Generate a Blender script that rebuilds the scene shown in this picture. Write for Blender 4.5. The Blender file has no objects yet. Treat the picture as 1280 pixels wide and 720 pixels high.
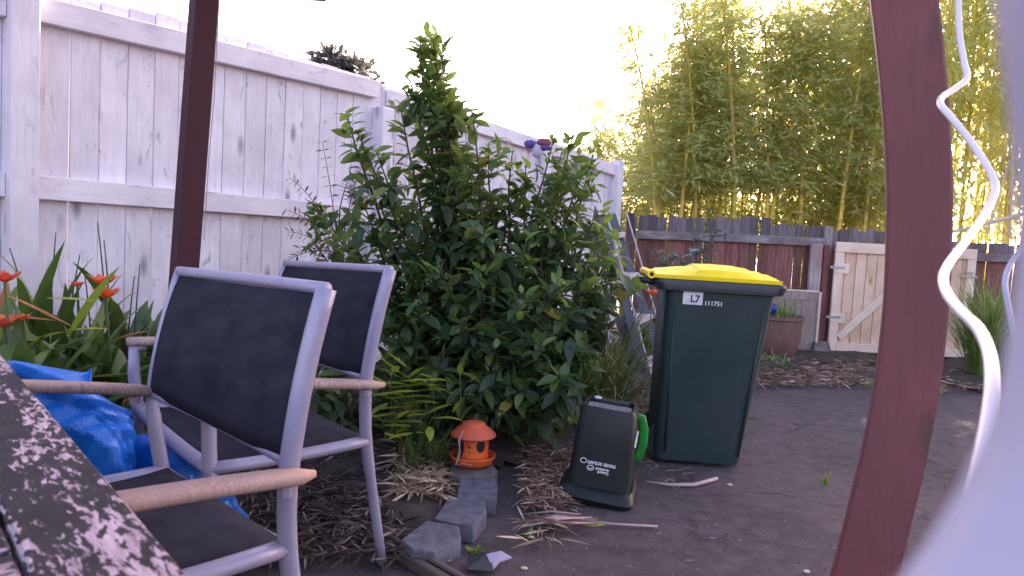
import bpy, math, random
import numpy as np
from mathutils import Vector, Matrix, noise

random.seed(7); rng = np.random.default_rng(7)
S = bpy.context.scene
COL = S.collection

# ------------------------------------------------------------------ camera, sky, sun, exposure
FPX, CAM_H, PITCH, ROLL = 870.0, 0.976, 0.067, 0.056
cam_data = bpy.data.cameras.new('camera'); cam = bpy.data.objects.new('camera', cam_data); COL.objects.link(cam)
cam_data.sensor_width = 36; cam_data.lens = 36 * FPX / 1280
cam_data.clip_start = 0.01; cam_data.clip_end = 2000
cam_data.dof.use_dof = True; cam_data.dof.focus_distance = 3.2; cam_data.dof.aperture_fstop = 9.0
cam.matrix_world = (Matrix.Translation((0, 0, CAM_H)) @ Matrix.Rotation(-PITCH, 4, 'X') @
                    Matrix.Rotation(math.pi / 2, 4, 'X') @ Matrix.Rotation(ROLL, 4, 'Z'))
S.camera = cam
SUN_AZ, SUN_EL = math.radians(30), math.radians(20)        # azimuth measured from +Y towards +X
world = bpy.data.worlds.new('World'); S.world = world; world.use_nodes = True
wn = world.node_tree; wn.nodes.clear()
sky = wn.nodes.new('ShaderNodeTexSky'); sky.sky_type = 'NISHITA'; sky.sun_disc = False
sky.sun_elevation = SUN_EL; sky.sun_rotation = SUN_AZ
sky.air_density = 1.0; sky.dust_density = 3.0; sky.ozone_density = 1.0
bg = wn.nodes.new('ShaderNodeBackground'); bg.inputs['Strength'].default_value = 0.13
mx = wn.nodes.new('ShaderNodeMix'); mx.data_type = 'RGBA'; mx.blend_type = 'MULTIPLY'
mx.inputs[0].default_value = 1.0; mx.inputs[7].default_value = (1.20, 0.93, 0.94, 1)
wo = wn.nodes.new('ShaderNodeOutputWorld')
wn.links.new(sky.outputs[0], mx.inputs[6]); wn.links.new(mx.outputs[2], bg.inputs['Color']); wn.links.new(bg.outputs[0], wo.inputs[0])
sun_d = bpy.data.lights.new('sun', 'SUN'); sun_d.energy = 5.0; sun_d.angle = math.radians(0.53); sun_d.color = (1, .93, .78)
sun = bpy.data.objects.new('sun', sun_d); COL.objects.link(sun)
sd = Vector((math.sin(SUN_AZ) * math.cos(SUN_EL), math.cos(SUN_AZ) * math.cos(SUN_EL), math.sin(SUN_EL)))
sun.rotation_euler = sd.to_track_quat('Z', 'Y').to_euler()
S.view_settings.view_transform = 'Standard'; S.view_settings.look = 'None'
S.view_settings.exposure = 2.6; S.view_settings.gamma = 1
S.cycles.max_bounces = 8; S.cycles.transparent_max_bounces = 8

# ------------------------------------------------------------------ placing helpers
CAMP = Vector((0, 0, CAM_H)); CR = cam.matrix_world.to_3x3()
def ray(u, v):
    return (CR @ Vector(((u - 640) / FPX, -(v - 360) / FPX, -1)))
def P(u, v, Y):
    d = ray(u, v); return CAMP + d * (Y / d.y)
def G(u, v, z=0.0):
    d = ray(u, v); return CAMP + d * ((z - CAM_H) / d.z)
def hit(u, v, p0, n):
    d = ray(u, v); return CAMP + d * ((p0 - CAMP).dot(n) / d.dot(n))
def project(p):
    q = CR.transposed() @ (Vector(p) - CAMP)
    return 640 + FPX * q.x / -q.z, 360 - FPX * q.y / -q.z

# ------------------------------------------------------------------ materials
def ramp(nt, fac, stops):
    r = nt.nodes.new('ShaderNodeValToRGB'); e = r.color_ramp.elements
    while len(e) < len(stops): e.new(0.5)
    for el, (p, c) in zip(e, stops):
        el.position = p; el.color = (*c, 1) if len(c) == 3 else c
    nt.links.new(fac, r.inputs[0]); return r.outputs[0]
def newmat(name):
    m = bpy.data.materials.new(name); m.use_nodes = True; nt = m.node_tree
    b = nt.nodes['Principled BSDF']; return m, nt, b
def coords(nt, scale=(1, 1, 1), rnd=True, kind='Object'):
    tc = nt.nodes.new('ShaderNodeTexCoord'); mp = nt.nodes.new('ShaderNodeMapping'); mp.inputs['Scale'].default_value = scale
    nt.links.new(tc.outputs[kind], mp.inputs[0])
    if rnd:
        oi = nt.nodes.new('ShaderNodeObjectInfo'); ml = nt.nodes.new('ShaderNodeMath'); ml.operation = 'MULTIPLY'; ml.inputs[1].default_value = 37
        nt.links.new(oi.outputs['Random'], ml.inputs[0]); nt.links.new(ml.outputs[0], mp.inputs['Location'])
    return mp.outputs[0]
def tex(nt, vec, scale, detail=5, rough=.55, dist=0, kind='noise'):
    if kind == 'noise':
        n = nt.nodes.new('ShaderNodeTexNoise'); n.inputs['Detail'].default_value = detail; n.inputs['Roughness'].default_value = rough; n.inputs['Distortion'].default_value = dist
    else:
        n = nt.nodes.new('ShaderNodeTexVoronoi')
    n.inputs['Scale'].default_value = scale; nt.links.new(vec, n.inputs['Vector']); return n.outputs[0]
def mix(nt, fac, a, b, mode='MIX'):
    m = nt.nodes.new('ShaderNodeMix'); m.data_type = 'RGBA'; m.blend_type = mode
    for s, x in ((0, fac), (6, a), (7, b)):
        if isinstance(x, (int, float)): m.inputs[s].default_value = x
        elif isinstance(x, tuple): m.inputs[s].default_value = (*x, 1)
        else: nt.links.new(x, m.inputs[s])
    return m.outputs[2]
def bump(nt, b, h, strength, dist=.01):
    n = nt.nodes.new('ShaderNodeBump'); n.inputs['Strength'].default_value = strength; n.inputs['Distance'].default_value = dist
    nt.links.new(h, n.inputs['Height']); nt.links.new(n.outputs[0], b.inputs['Normal'])
def randv(nt):
    oi = nt.nodes.new('ShaderNodeObjectInfo'); ge = nt.nodes.new('ShaderNodeNewGeometry')
    a = nt.nodes.new('ShaderNodeMath'); a.operation = 'ADD'; f = nt.nodes.new('ShaderNodeMath'); f.operation = 'FRACT'
    nt.links.new(oi.outputs['Random'], a.inputs[0]); nt.links.new(ge.outputs['Random Per Island'], a.inputs[1]); nt.links.new(a.outputs[0], f.inputs[0])
    return f.outputs[0]

def wood(name, c1, c2, dark, grain=(14, 14, 1.2), knots=.0, rough=.7, per=.12, bmp=.25, stain=None):
    """grain runs along local Z"""
    m, nt, b = newmat(name)
    v = coords(nt, grain); g = tex(nt, v, 5, 8, .6, .4)
    c = ramp(nt, g, [(.3, c1), (.62, c2)])
    v2 = coords(nt, (1, 1, 1)); big = tex(nt, v2, 3.5, 4)
    c = mix(nt, ramp(nt, big, [(.38, (0, 0, 0)), (.72, (1, 1, 1))]), c, dark)
    if knots:
        v3 = coords(nt, (8, 8, 2.9)); k = tex(nt, v3, 1.0, kind='voronoi')
        kk = ramp(nt, k, [(.05, (1, 1, 1)), (.2, (0, 0, 0))])
        # grey feather shaped stain round a knot
        v4 = coords(nt, (6, 6, 2.6)); w = tex(nt, v4, 2.0, 6, .62, 2.2)
        ww = ramp(nt, w, [(.60, (0, 0, 0)), (.70, (1, 1, 1))])
        c = mix(nt, kk, c, stain or dark)
        mm = nt.nodes.new('ShaderNodeMath'); mm.operation = 'MULTIPLY'; mm.inputs[1].default_value = knots
        nt.links.new(ww, mm.inputs[0]); c = mix(nt, mm.outputs[0], c, stain or dark)
    hsv = nt.nodes.new('ShaderNodeHueSaturation'); oi = nt.nodes.new('ShaderNodeObjectInfo')
    mr = nt.nodes.new('ShaderNodeMapRange'); mr.inputs[3].default_value = 1 - per; mr.inputs[4].default_value = 1 + per
    nt.links.new(oi.outputs['Random'], mr.inputs[0]); nt.links.new(mr.outputs[0], hsv.inputs['Value']); nt.links.new(c, hsv.inputs['Color'])
    nt.links.new(hsv.outputs[0], b.inputs['Base Color']); b.inputs['Roughness'].default_value = rough
    bump(nt, b, g, bmp, .004); return m
def plain(name, c, rough=.6, metal=0, var=.12, scale=9, bmp=.1, c2=None, thr=(.4, .7), spec=.5):
    m, nt, b = newmat(name); v = coords(nt); n = tex(nt, v, scale, 7)
    c2 = c2 or tuple(x * (1 - var * 2) for x in c)
    nt.links.new(ramp(nt, n, [(thr[0], c), (thr[1], c2)]), b.inputs['Base Color'])
    b.inputs['Roughness'].default_value = rough; b.inputs['Metallic'].default_value = metal; b.inputs['Specular IOR Level'].default_value = spec
    if bmp: bump(nt, b, tex(nt, v, scale * 6, 6), bmp, .003)
    return m
def leafmat(name, stops, rough=.4, trans=.3, tcol=(.25, .4, .05), spec=.5):
    m, nt, b = newmat(name)
    c = ramp(nt, randv(nt), stops); nt.links.new(c, b.inputs['Base Color']); b.inputs['Roughness'].default_value = rough
    b.inputs['Specular IOR Level'].default_value = spec
    t = nt.nodes.new('ShaderNodeBsdfTranslucent'); s = nt.nodes.new('ShaderNodeMixShader'); s.inputs[0].default_value = trans
    tc = mix(nt, .55, c, tcol); nt.links.new(tc, t.inputs['Color'])
    nt.links.new(b.outputs[0], s.inputs[1]); nt.links.new(t.outputs[0], s.inputs[2])
    nt.links.new(s.outputs[0], nt.nodes['Material Output'].inputs[0]); return m

M = {}
M['white_fence'] = wood('white_stained_timber', (.66, .62, .69), (.78, .74, .81), (.56, .52, .59), knots=.6, per=.08, bmp=.25, stain=(.25, .22, .28))
M['white_rail'] = wood('white_stained_rail', (.68, .63, .70), (.80, .76, .82), (.60, .55, .61), knots=.4, per=.04, stain=(.34, .30, .36))
M['gate_wood'] = wood('new_pine', (.63, .42, .30), (.73, .54, .41), (.52, .32, .21), knots=.5, per=.1, stain=(.34, .17, .08))
M['gate_frame'] = wood('pale_pine', (.72, .55, .43), (.80, .65, .53), (.64, .47, .37), knots=.2, per=.05, stain=(.45, .28, .17))
M['old_rail'] = wood('weathered_rail', (.14, .11, .12), (.30, .26, .26), (.10, .07, .08), per=.15, bmp=.7)
M['pale_post'] = wood('weathered_post', (.22, .18, .19), (.45, .38, .38), (.26, .17, .16), per=.1, bmp=.6)
M['dark_post'] = wood('dark_brown_post', (.06, .035, .035), (.11, .07, .065), (.05, .03, .03), per=.1, bmp=.5)
M['red_post'] = wood('red_stained_post', (.13, .03, .028), (.19, .05, .045), (.12, .03, .03), per=.1)
M['arm_wood'] = wood('weathered_teak', (.20, .115, .09), (.46, .35, .31), (.30, .19, .16), grain=(40, 40, 5), per=.05, rough=.75, bmp=.4)
M['timber_edge'] = wood('old_edging', (.055, .04, .04), (.12, .09, .085), (.05, .035, .035), per=.1, bmp=.8)
M['post_paint'] = wood('red_brown_paint', (.185, .046, .050), (.135, .034, .040), (.110, .032, .036), grain=(26, 26, 2.2), knots=.22, rough=.55, per=.01, bmp=.5, stain=(.07, .025, .03))
M['post_paint_dark'] = plain('dark_brown_paint', (.060, .020, .025), .75, spec=.2, c2=(.048, .018, .023), scale=4)
M['silver'] = plain('silver_powder_coat', (.30, .275, .385), .42, .15, .04, 30, .06)
M['soil'] = plain('dark_soil', (.035, .023, .02), .95, scale=14, c2=(.075, .05, .042), bmp=1)
M['block'] = plain('edging_concrete', (.125, .125, .16), .95, scale=26, c2=(.065, .06, .08), bmp=1)
M['block_brown'] = plain('edging_concrete_mossy', (.14, .125, .14), .9, scale=14, c2=(.10, .062, .045), bmp=.9)
M['orange'] = plain('faded_orange_plastic', (.70, .13, .02), .5, scale=12, c2=(.45, .06, .025), bmp=.2)
M['orange_roof'] = plain('dirty_orange_red_plastic', (.58, .10, .035), .55, scale=9, c2=(.36, .09, .07), bmp=.2, thr=(.45, .65))
M['dark_hole'] = plain('dark_opening', (.012, .01, .012), .8)
M['bin_green'] = plain('dark_green_bin_plastic', (.009, .0215, .0225), .5, scale=3, c2=(.012, .025, .027), bmp=.12, spec=.35)
M['bin_rim'] = plain('bin_rim_plastic', (.022, .026, .034), .45, c2=(.03, .032, .04), bmp=.1)
M['bin_yellow'] = plain('yellow_bin_lid', (.93, .70, .01), .42, scale=3, c2=(.88, .62, .008), bmp=.05)
M['caddy'] = plain('caddy_plastic', (.006, .011, .011), .6, scale=5, c2=(.009, .014, .016), bmp=.06, spec=.25)
M['caddy_grey'] = plain('dusty_grey_base', (.14, .14, .155), .8, scale=20, c2=(.07, .07, .08))
M['green_handle'] = plain('bright_green_plastic', (.012, .23, .025), .4, c2=(.01, .18, .02))
M['white_ink'] = plain('white_print', (.8, .8, .82), .6, bmp=0)
M['sticker'] = plain('worn_white_sticker', (.62, .62, .66), .5, scale=40, c2=(.45, .45, .5), bmp=0)
M['black_ink'] = plain('black_print', (.03, .03, .04), .6, bmp=0)
M['rubber'] = plain('black_rubber', (.015, .015, .016), .8)
M['galv'] = plain('galvanised_steel', (.38, .38, .42), .4, .7, .1, 30)
M['ladder'] = plain('grey_ladder_paint', (.10, .10, .115), .6, .1, c2=(.10, .10, .115), scale=12)
M['ladder_edge'] = plain('worn_ladder_edge', (.45, .42, .43), .55, .2)
M['terracotta'] = plain('terracotta', (.20, .10, .085), .85, scale=7, c2=(.14, .075, .07), bmp=.4)
M['blue_bit'] = plain('blue_plastic', (.01, .03, .25), .4)
M['cable'] = plain('pale_cable', (.74, .66, .70), .35, bmp=0, var=.03)
M['cable_grey'] = plain('grey_blue_cable', (.38, .38, .50), .4, bmp=0)
M['string'] = plain('pale_string', (.42, .36, .38), .8, bmp=0)
M['sheet'] = plain('pale_lilac_cover', (.42, .385, .485), .6, var=.06, scale=2, bmp=0)
M['stick'] = wood('bleached_stick', (.30, .22, .22), (.50, .40, .40), (.28, .2, .19), grain=(30, 30, 30), per=.1)
M['bark'] = wood('stem_bark', (.05, .04, .03), (.10, .08, .055), (.04, .03, .025), grain=(30, 30, 4), per=.1)
M['purple_cloth'] = plain('purple_cloth', (.10, .07, .25), .8); M['red_cloth'] = plain('dark_red_cloth', (.28, .04, .10), .8)
M['rag_dark'] = plain('black_plastic_scrap', (.02, .022, .026), .5); M['rag_pale'] = plain('lilac_plastic_scrap', (.28, .25, .36), .55)
M['concrete'] = plain('old_concrete', (.20, .16, .16), .9, scale=10, c2=(.12, .09, .085), bmp=.8)
M['panel_wood'] = wood('lichen_panel', (.20, .14, .13), (.36, .28, .26), (.24, .17, .14), per=.08, bmp=.6, knots=.3)
M['cream'] = plain('cream_shard', (.62, .52, .40), .7)

def dusty(name, base, dust, amt):
    m, nt, b = newmat(name); v = coords(nt, (1, 1, 1)); vs_ = coords(nt, (9, 9, .9)); a = tex(nt, v, 3.2, 8, .66); d = tex(nt, vs_, 3, 7, .7); f = tex(nt, v, 60, 6, .7)
    c = mix(nt, ramp(nt, a, [(.42, (0, 0, 0)), (.75, (amt, amt, amt))]), base, dust); c = mix(nt, ramp(nt, d, [(.56, (0, 0, 0)), (.74, (amt, amt, amt))]), c, dust)
    c = mix(nt, ramp(nt, f, [(.66, (0, 0, 0)), (.74, (.5, .5, .5))]), c, dust)
    nt.links.new(c, b.inputs['Base Color']); nt.links.new(ramp(nt, a, [(.3, (.38, .38, .38)), (.7, (.62, .62, .62))]), b.inputs['Roughness']); b.inputs['Specular IOR Level'].default_value = .35; bump(nt, b, f, .12, .002); return m
M['bin_green'] = dusty('dusty_dark_green_plastic', (.0105, .027, .028), (.034, .048, .050), .6)
M['caddy'] = dusty('dusty_black_plastic', (.007, .012, .012), (.030, .033, .034), .35)
M['bin_yellow'] = dusty('scuffed_yellow_lid', (.93, .70, .01), (.62, .46, .05), .5)
# leaves
M['citrus'] = leafmat('citrus_leaf', [(0, (.032, .058, .036)), (.35, (.055, .098, .046)), (.72, (.090, .15, .056)), (.9, (.14, .20, .065)), (.97, (.21, .27, .09)), (1, (.36, .30, .06))], .45, .36)
M['newleaf'] = leafmat('fresh_citrus_leaf', [(0, (.07, .13, .03)), (1, (.19, .27, .07))], .45, .4, (.4, .55, .1))
M['lime'] = leafmat('young_leaf', [(0, (.10, .18, .02)), (1, (.22, .30, .04))], .45, .4, (.45, .6, .08))
M['strap'] = leafmat('strap_leaf', [(0, (.028, .065, .022)), (.5, (.060, .12, .034)), (.85, (.11, .18, .045)), (1, (.20, .22, .04))], .4, .2)
M['strap_tip'] = leafmat('turning_leaf', [(0, (.30, .24, .05)), (.5, (.34, .13, .03)), (1, (.42, .10, .03))], .5, .2, (.6, .3, .1))
M['flower'] = leafmat('red_orange_petal', [(0, (.62, .08, .035)), (.5, (.75, .16, .04)), (1, (.62, .06, .07))], .5, .3, (.9, .2, .05))
M['reed'] = leafmat('dark_reed', [(0, (.02, .03, .022)), (1, (.06, .055, .06))], .6, .1)
M['lowleaf'] = leafmat('yellow_green_leaf', [(0, (.22, .31, .03)), (1, (.42, .45, .06))], .45, .35, (.5, .6, .08))  # yellow-green leaf colour, lightened to paint in a patch of sun dapple
M['grass'] = leafmat('tuft_grass', [(0, (.035, .07, .015)), (1, (.13, .18, .04))], .5, .3)
M['tussock'] = leafmat('tussock_grass', [(0, (.10, .16, .04)), (.7, (.24, .32, .09)), (1, (.42, .44, .18))], .5, .3)
M['greygrass'] = leafmat('dull_grass', [(0, (.03, .05, .02)), (.7, (.075, .10, .04)), (1, (.18, .15, .09))], .55, .2)
M['silver_leaf'] = leafmat('silver_leaf', [(0, (.10, .13, .12)), (1, (.24, .28, .27))], .5, .2)
M['redfrond'] = leafmat('dark_red_leaflet', [(0, (.06, .035, .045)), (1, (.17, .10, .11))], .5, .2, (.2, .1, .1))
M['straw'] = leafmat('dry_straw', [(0, (.14, .09, .06)), (.55, (.34, .24, .16)), (1, (.66, .50, .34))], .8, .1, (.5, .4, .25))
M['mulch'] = leafmat('mulch_litter', [(0, (.030, .02, .018)), (.72, (.075, .05, .045)), (1, (.26, .20, .18))], .9, .0)
M['litter_red'] = leafmat('reddish_litter', [(0, (.10, .055, .045)), (.6, (.24, .145, .11)), (1, (.52, .37, .29))], .9, .0)
M['far_leaf'] = leafmat('far_dark_leaf', [(0, (.05, .05, .06)), (1, (.14, .13, .13))], .6, .15, (.2, .2, .1))
M['bamboo_leaf'] = leafmat('bamboo_leaf', [(0, (.18, .25, .09)), (.45, (.34, .40, .15)), (.85, (.50, .50, .22)), (1, (.62, .56, .34))], .5, .6, (.95, .92, .36))
m, nt, b = newmat('bamboo_culm')
v = coords(nt, (1, 1, 1)); c = ramp(nt, tex(nt, v, 2, 3), [(.3, (.34, .34, .08)), (.5, (.62, .48, .07)), (.7, (.50, .36, .14))])
nt.links.new(c, b.inputs['Base Color']); b.inputs['Roughness'].default_value = .4; M['culm'] = m
M['culm_pale'] = plain('dead_culm', (.55, .44, .36), .6)

# paling: grey weathered above the rail, red stain below
m, nt, b = newmat('brown_paling')
v = coords(nt, (16, 16, 1.2)); g = tex(nt, v, 4, 8, .65, .5)
grey = ramp(nt, g, [(.3, (.065, .050, .055)), (.7, (.20, .165, .175))]); red = ramp(nt, g, [(.3, (.095, .036, .034)), (.62, (.25, .105, .09)), (.75, (.33, .20, .175))])
tc = nt.nodes.new('ShaderNodeTexCoord'); sx = nt.nodes.new('ShaderNodeSeparateXYZ'); nt.links.new(tc.outputs['Object'], sx.inputs[0])
mr = nt.nodes.new('ShaderNodeMapRange'); mr.inputs[1].default_value = 1.10; mr.inputs[2].default_value = 1.16; nt.links.new(sx.outputs[2], mr.inputs[0])
c = mix(nt, mr.outputs[0], red, grey)
hs = nt.nodes.new('ShaderNodeHueSaturation'); oi = nt.nodes.new('ShaderNodeObjectInfo'); r2 = nt.nodes.new('ShaderNodeMapRange'); r2.inputs[3].default_value = .65; r2.inputs[4].default_value = 1.3
nt.links.new(oi.outputs['Random'], r2.inputs[0]); nt.links.new(r2.outputs[0], hs.inputs['Value']); nt.links.new(c, hs.inputs['Color']); nt.links.new(hs.outputs[0], b.inputs['Base Color'])
b.inputs['Roughness'].default_value = .85; bump(nt, b, g, .5, .005); M['paling'] = m

# table: black flaking paint over pale weathered wood, grain along local Z
m, nt, b = newmat('flaking_table_paint')
v = coords(nt, (140, 140, 42)); g = tex(nt, v, 1.0, 9, .62, .6); vv = coords(nt, (14, 14, 3.5)); gb = tex(nt, vv, 1.6, 3); ad = nt.nodes.new('ShaderNodeMath'); ad.operation = 'MULTIPLY_ADD'; ad.inputs[1].default_value = .85; nt.links.new(gb, ad.inputs[0]); nt.links.new(g, ad.inputs[2]); pt = ramp(nt, ad.outputs[0], [(.945, (0, 0, 0)), (.965, (1, 1, 1))])
v2 = coords(nt, (60, 60, 6)); g2 = tex(nt, v2, 3, 6); under = ramp(nt, g2, [(.3, (.20, .14, .165)), (.7, (.44, .35, .41))])
v3 = coords(nt, (1, 1, 1)); dk = ramp(nt, tex(nt, v3, 30, 5), [(.3, (.006, .005, .007)), (.7, (.022, .017, .022))])
nt.links.new(mix(nt, pt, dk, under), b.inputs['Base Color'])
rr = ramp(nt, pt, [(0, (.7, .7, .7)), (1, (.9, .9, .9))]); nt.links.new(rr, b.inputs['Roughness']); b.inputs['Specular IOR Level'].default_value = .2; bump(nt, b, g, .6, .002); M['table'] = m

# chair sling: woven dark mesh
m, nt, b = newmat('dark_woven_sling')
v = coords(nt, (1, 1, 1), False, 'UV'); dust = tex(nt, v, 5, 7, .6); fine = tex(nt, v, 160, 3)
c = ramp(nt, dust, [(.32, (.009, .009, .016)), (.70, (.036, .035, .052))]); c = mix(nt, ramp(nt, fine, [(.4, (0, 0, 0)), (.6, (.5, .5, .5))]), c, (.028, .027, .04))
nt.links.new(c, b.inputs['Base Color']); b.inputs['Roughness'].default_value = .9; b.inputs['Specular IOR Level'].default_value = .15
wv = nt.nodes.new('ShaderNodeTexWave'); wv.inputs['Scale'].default_value = 70; nt.links.new(v, wv.inputs['Vector']); bump(nt, b, wv.outputs[1], .3, .002); M['sling'] = m

# asphalt
m, nt, b = newmat('worn_asphalt')
v = coords(nt, rnd=False); fine = tex(nt, v, 120, 6, .7); big = tex(nt, v, 1.6, 6, .6); mid = tex(nt, v, 14, 6, .65)
big = tex(nt, v, 1.1, 8, .72, .8); c = ramp(nt, big, [(.36, (.032, .022, .026)), (.62, (.105, .075, .084))]); c = mix(nt, .5, c, ramp(nt, mid, [(.34, (.018, .012, .014)), (.66, (.115, .085, .094))]))
c = mix(nt, ramp(nt, fine, [(.55, (0, 0, 0)), (.75, (.8, .8, .8))]), c, (.15, .12, .13)); 
cr = nt.nodes.new('ShaderNodeTexVoronoi'); cr.feature = 'DISTANCE_TO_EDGE'; cr.inputs['Scale'].default_value = .9
wv = nt.nodes.new('ShaderNodeTexNoise'); wv.inputs['Scale'].default_value = 3; wv.inputs['Detail'].default_value = 5; nt.links.new(v, wv.inputs['Vector'])
vm = nt.nodes.new('ShaderNodeVectorMath'); vm.operation = 'MULTIPLY_ADD'; vm.inputs[1].default_value = (.5, .5, .5); nt.links.new(wv.outputs['Color'], vm.inputs[0]); nt.links.new(v, vm.inputs[2]); nt.links.new(vm.outputs[0], cr.inputs['Vector'])
gapn = ramp(nt, tex(nt, v, 2.3, 3), [(.46, (0, 0, 0)), (.56, (1, 1, 1))]); ck = ramp(nt, cr.outputs[0], [(.004, (.8, .8, .8)), (.012, (0, 0, 0))])
c = mix(nt, mix(nt, 1.0, ck, gapn, 'MULTIPLY'), c, (.012, .009, .011))
sp = tex(nt, v, 9, 8, .8); c = mix(nt, ramp(nt, sp, [(.60, (0, 0, 0)), (.68, (.75, .75, .75))]), c, (.17, .125, .125)); c = mix(nt, ramp(nt, sp, [(.33, (.8, .8, .8)), (.41, (0, 0, 0))]), c, (.022, .016, .02))
vo = tex(nt, v, 34, kind='voronoi')
c = mix(nt, ramp(nt, vo, [(.03, (.8, .8, .8)), (.07, (0, 0, 0))]), c, (.26, .21, .22))
nt.links.new(c, b.inputs['Base Color']); b.inputs['Roughness'].default_value = .9; bump(nt, b, fine, .8, .006); M['asphalt'] = m
# tarp
m, nt, b = newmat('blue_tarpaulin'); v = coords(nt)
nt.links.new(ramp(nt, tex(nt, v, 5, 5), [(.3, (.002, .07, .38)), (.7, (.006, .16, .60))]), b.inputs['Base Color']); b.inputs['Roughness'].default_value = .38
bump(nt, b, tex(nt, v, 9, 3, .4), .25, .01); M['tarp'] = m

# ------------------------------------------------------------------ mesh building
class MB:
    def __init__(s): s.v = []; s.f = []; s.uv = None
    def add(s, vs, fs):
        o = len(s.v); s.v.extend([tuple(x) for x in vs]); s.f.extend([tuple(i + o for i in f) for f in fs]); return s
    def prism(s, sections, caps=True):
        n = len(sections[0]); o = len(s.v)
        for sec in sections: s.v.extend([tuple(x) for x in sec])
        for k in range(len(sections) - 1):
            for i in range(n):
                a = o + k * n + i; b_ = o + k * n + (i + 1) % n
                s.f.append((a, b_, b_ + n, a + n))
        if caps:
            s.f.append(tuple(o + i for i in reversed(range(n)))); s.f.append(tuple(o + (len(sections) - 1) * n + i for i in range(n)))
        return s
    def board(s, w, t, z0, z1, ch=.003, cx=0, cy=0, nseg=1, bow=0):
        def sec(z, k=0):
            a, b_ = w / 2 - k, t / 2 - k; c = ch
            xo = bow * math.sin(math.pi * (z - z0) / max(z1 - z0, 1e-6))
            return [(cx + xo + x, cy + y, z) for x, y in ((-a + c, -b_), (a - c, -b_), (a, -b_ + c), (a, b_ - c), (a - c, b_), (-a + c, b_), (-a, b_ - c), (-a, -b_ + c))]
        secs = [sec(z0)] if z1 - z0 < 4 * ch else [sec(z0, ch), sec(z0 + ch)]
        for k in range(1, nseg): secs.append(sec(z0 + (z1 - z0) * k / nseg))
        secs += [sec(z1)] if z1 - z0 < 4 * ch else [sec(z1 - ch), sec(z1, ch)]
        return s.prism(secs)
    def box(s, x0, x1, y0, y1, z0, z1, ch=.003):
        return s.board(x1 - x0, y1 - y0, z0, z1, ch, (x0 + x1) / 2, (y0 + y1) / 2)
    def tube(s, pts, r, n=8, cap=True, flat=1.0):
        pts = [Vector(p) for p in pts]; rs = r if isinstance(r, (list, tuple)) else [r] * len(pts)
        secs = []; up = None
        for i, p in enumerate(pts):
            d = (pts[min(i + 1, len(pts) - 1)] - pts[max(i - 1, 0)]).normalized()
            if up is None: up = d.orthogonal().normalized() if abs(d.z) > .9 else Vector((0, 0, 1))
            a = d.cross(up).normalized(); up = a.cross(d).normalized()
            secs.append([p + a * math.cos(2 * math.pi * k / n) * rs[i] + up * math.sin(2 * math.pi * k / n) * rs[i] * flat for k in range(n)])
        return s.prism(secs, cap)
    def lathe(s, prof, n=28, c=(0, 0, 0)):
        return s.prism([[(c[0] + r * math.cos(2 * math.pi * k / n), c[1] + r * math.sin(2 * math.pi * k / n), c[2] + z) for k in range(n)] for r, z in prof])
    def grid(s, rows, uvs=True):
        o = len(s.v); n = len(rows[0])
        for r in rows: s.v.extend([tuple(x) for x in r])
        for i in range(len(rows) - 1):
            for j in range(n - 1):
                a = o + i * n + j; s.f.append((a, a + 1, a + n + 1, a + n))
        if uvs and s.uv is None: s.uv = [(j / (n - 1), i / (len(rows) - 1)) for i in range(len(rows)) for j in range(n)]
        return s
    def mesh(s, name, mat, smooth=False):
        me = bpy.data.meshes.new(name); me.from_pydata(s.v, [], s.f); me.materials.append(mat)
        if s.uv and len(s.uv) == len(s.v):
            ul = me.uv_layers.new(name='UVMap'); li = np.zeros(len(me.loops), dtype=np.int32); me.loops.foreach_get('vertex_index', li)
            ul.data.foreach_set('uv', np.array(s.uv, dtype=np.float32)[li].ravel())
        if smooth: me.shade_smooth()
        me.update(); return me
def link(name, me, parent=None, mw=None):
    o = bpy.data.objects.new(name, me); COL.objects.link(o)
    if parent is not None: o.parent = parent
    if mw is not None: o.matrix_local = mw
    return o
def put(name, mb, mat, parent=None, mw=None, smooth=False, label=None, kind=None):
    o = link(name, mb.mesh(name, mat, smooth), parent, mw)
    if label: o['label'] = label
    if kind: o['kind'] = kind
    return o
def tag(o, label, cat, group=None):
    o['label'] = label; o['category'] = cat
    if group: o['group'] = group
    return o
def thing(name, label, cat, loc=(0, 0, 0), rz=0, group=None):
    o = bpy.data.objects.new(name, None); COL.objects.link(o); o.location = loc; o.rotation_euler = (0, 0, rz); o.empty_display_size = .1
    return tag(o, label, cat, group)
def autosmooth(o, ang=40):
    me = o.data; me.shade_smooth()
    try: me.set_sharp_from_angle(angle=math.radians(ang))
    except Exception: pass
    return o
def T(x, y, z): return Matrix.Translation((x, y, z))
def frame(origin, zaxis, xhint):
    z = Vector(zaxis).normalized(); y = z.cross(Vector(xhint)).normalized(); x = y.cross(z)
    m = Matrix((x, y, z)).transposed().to_4x4(); m.translation = origin; return m

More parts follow.
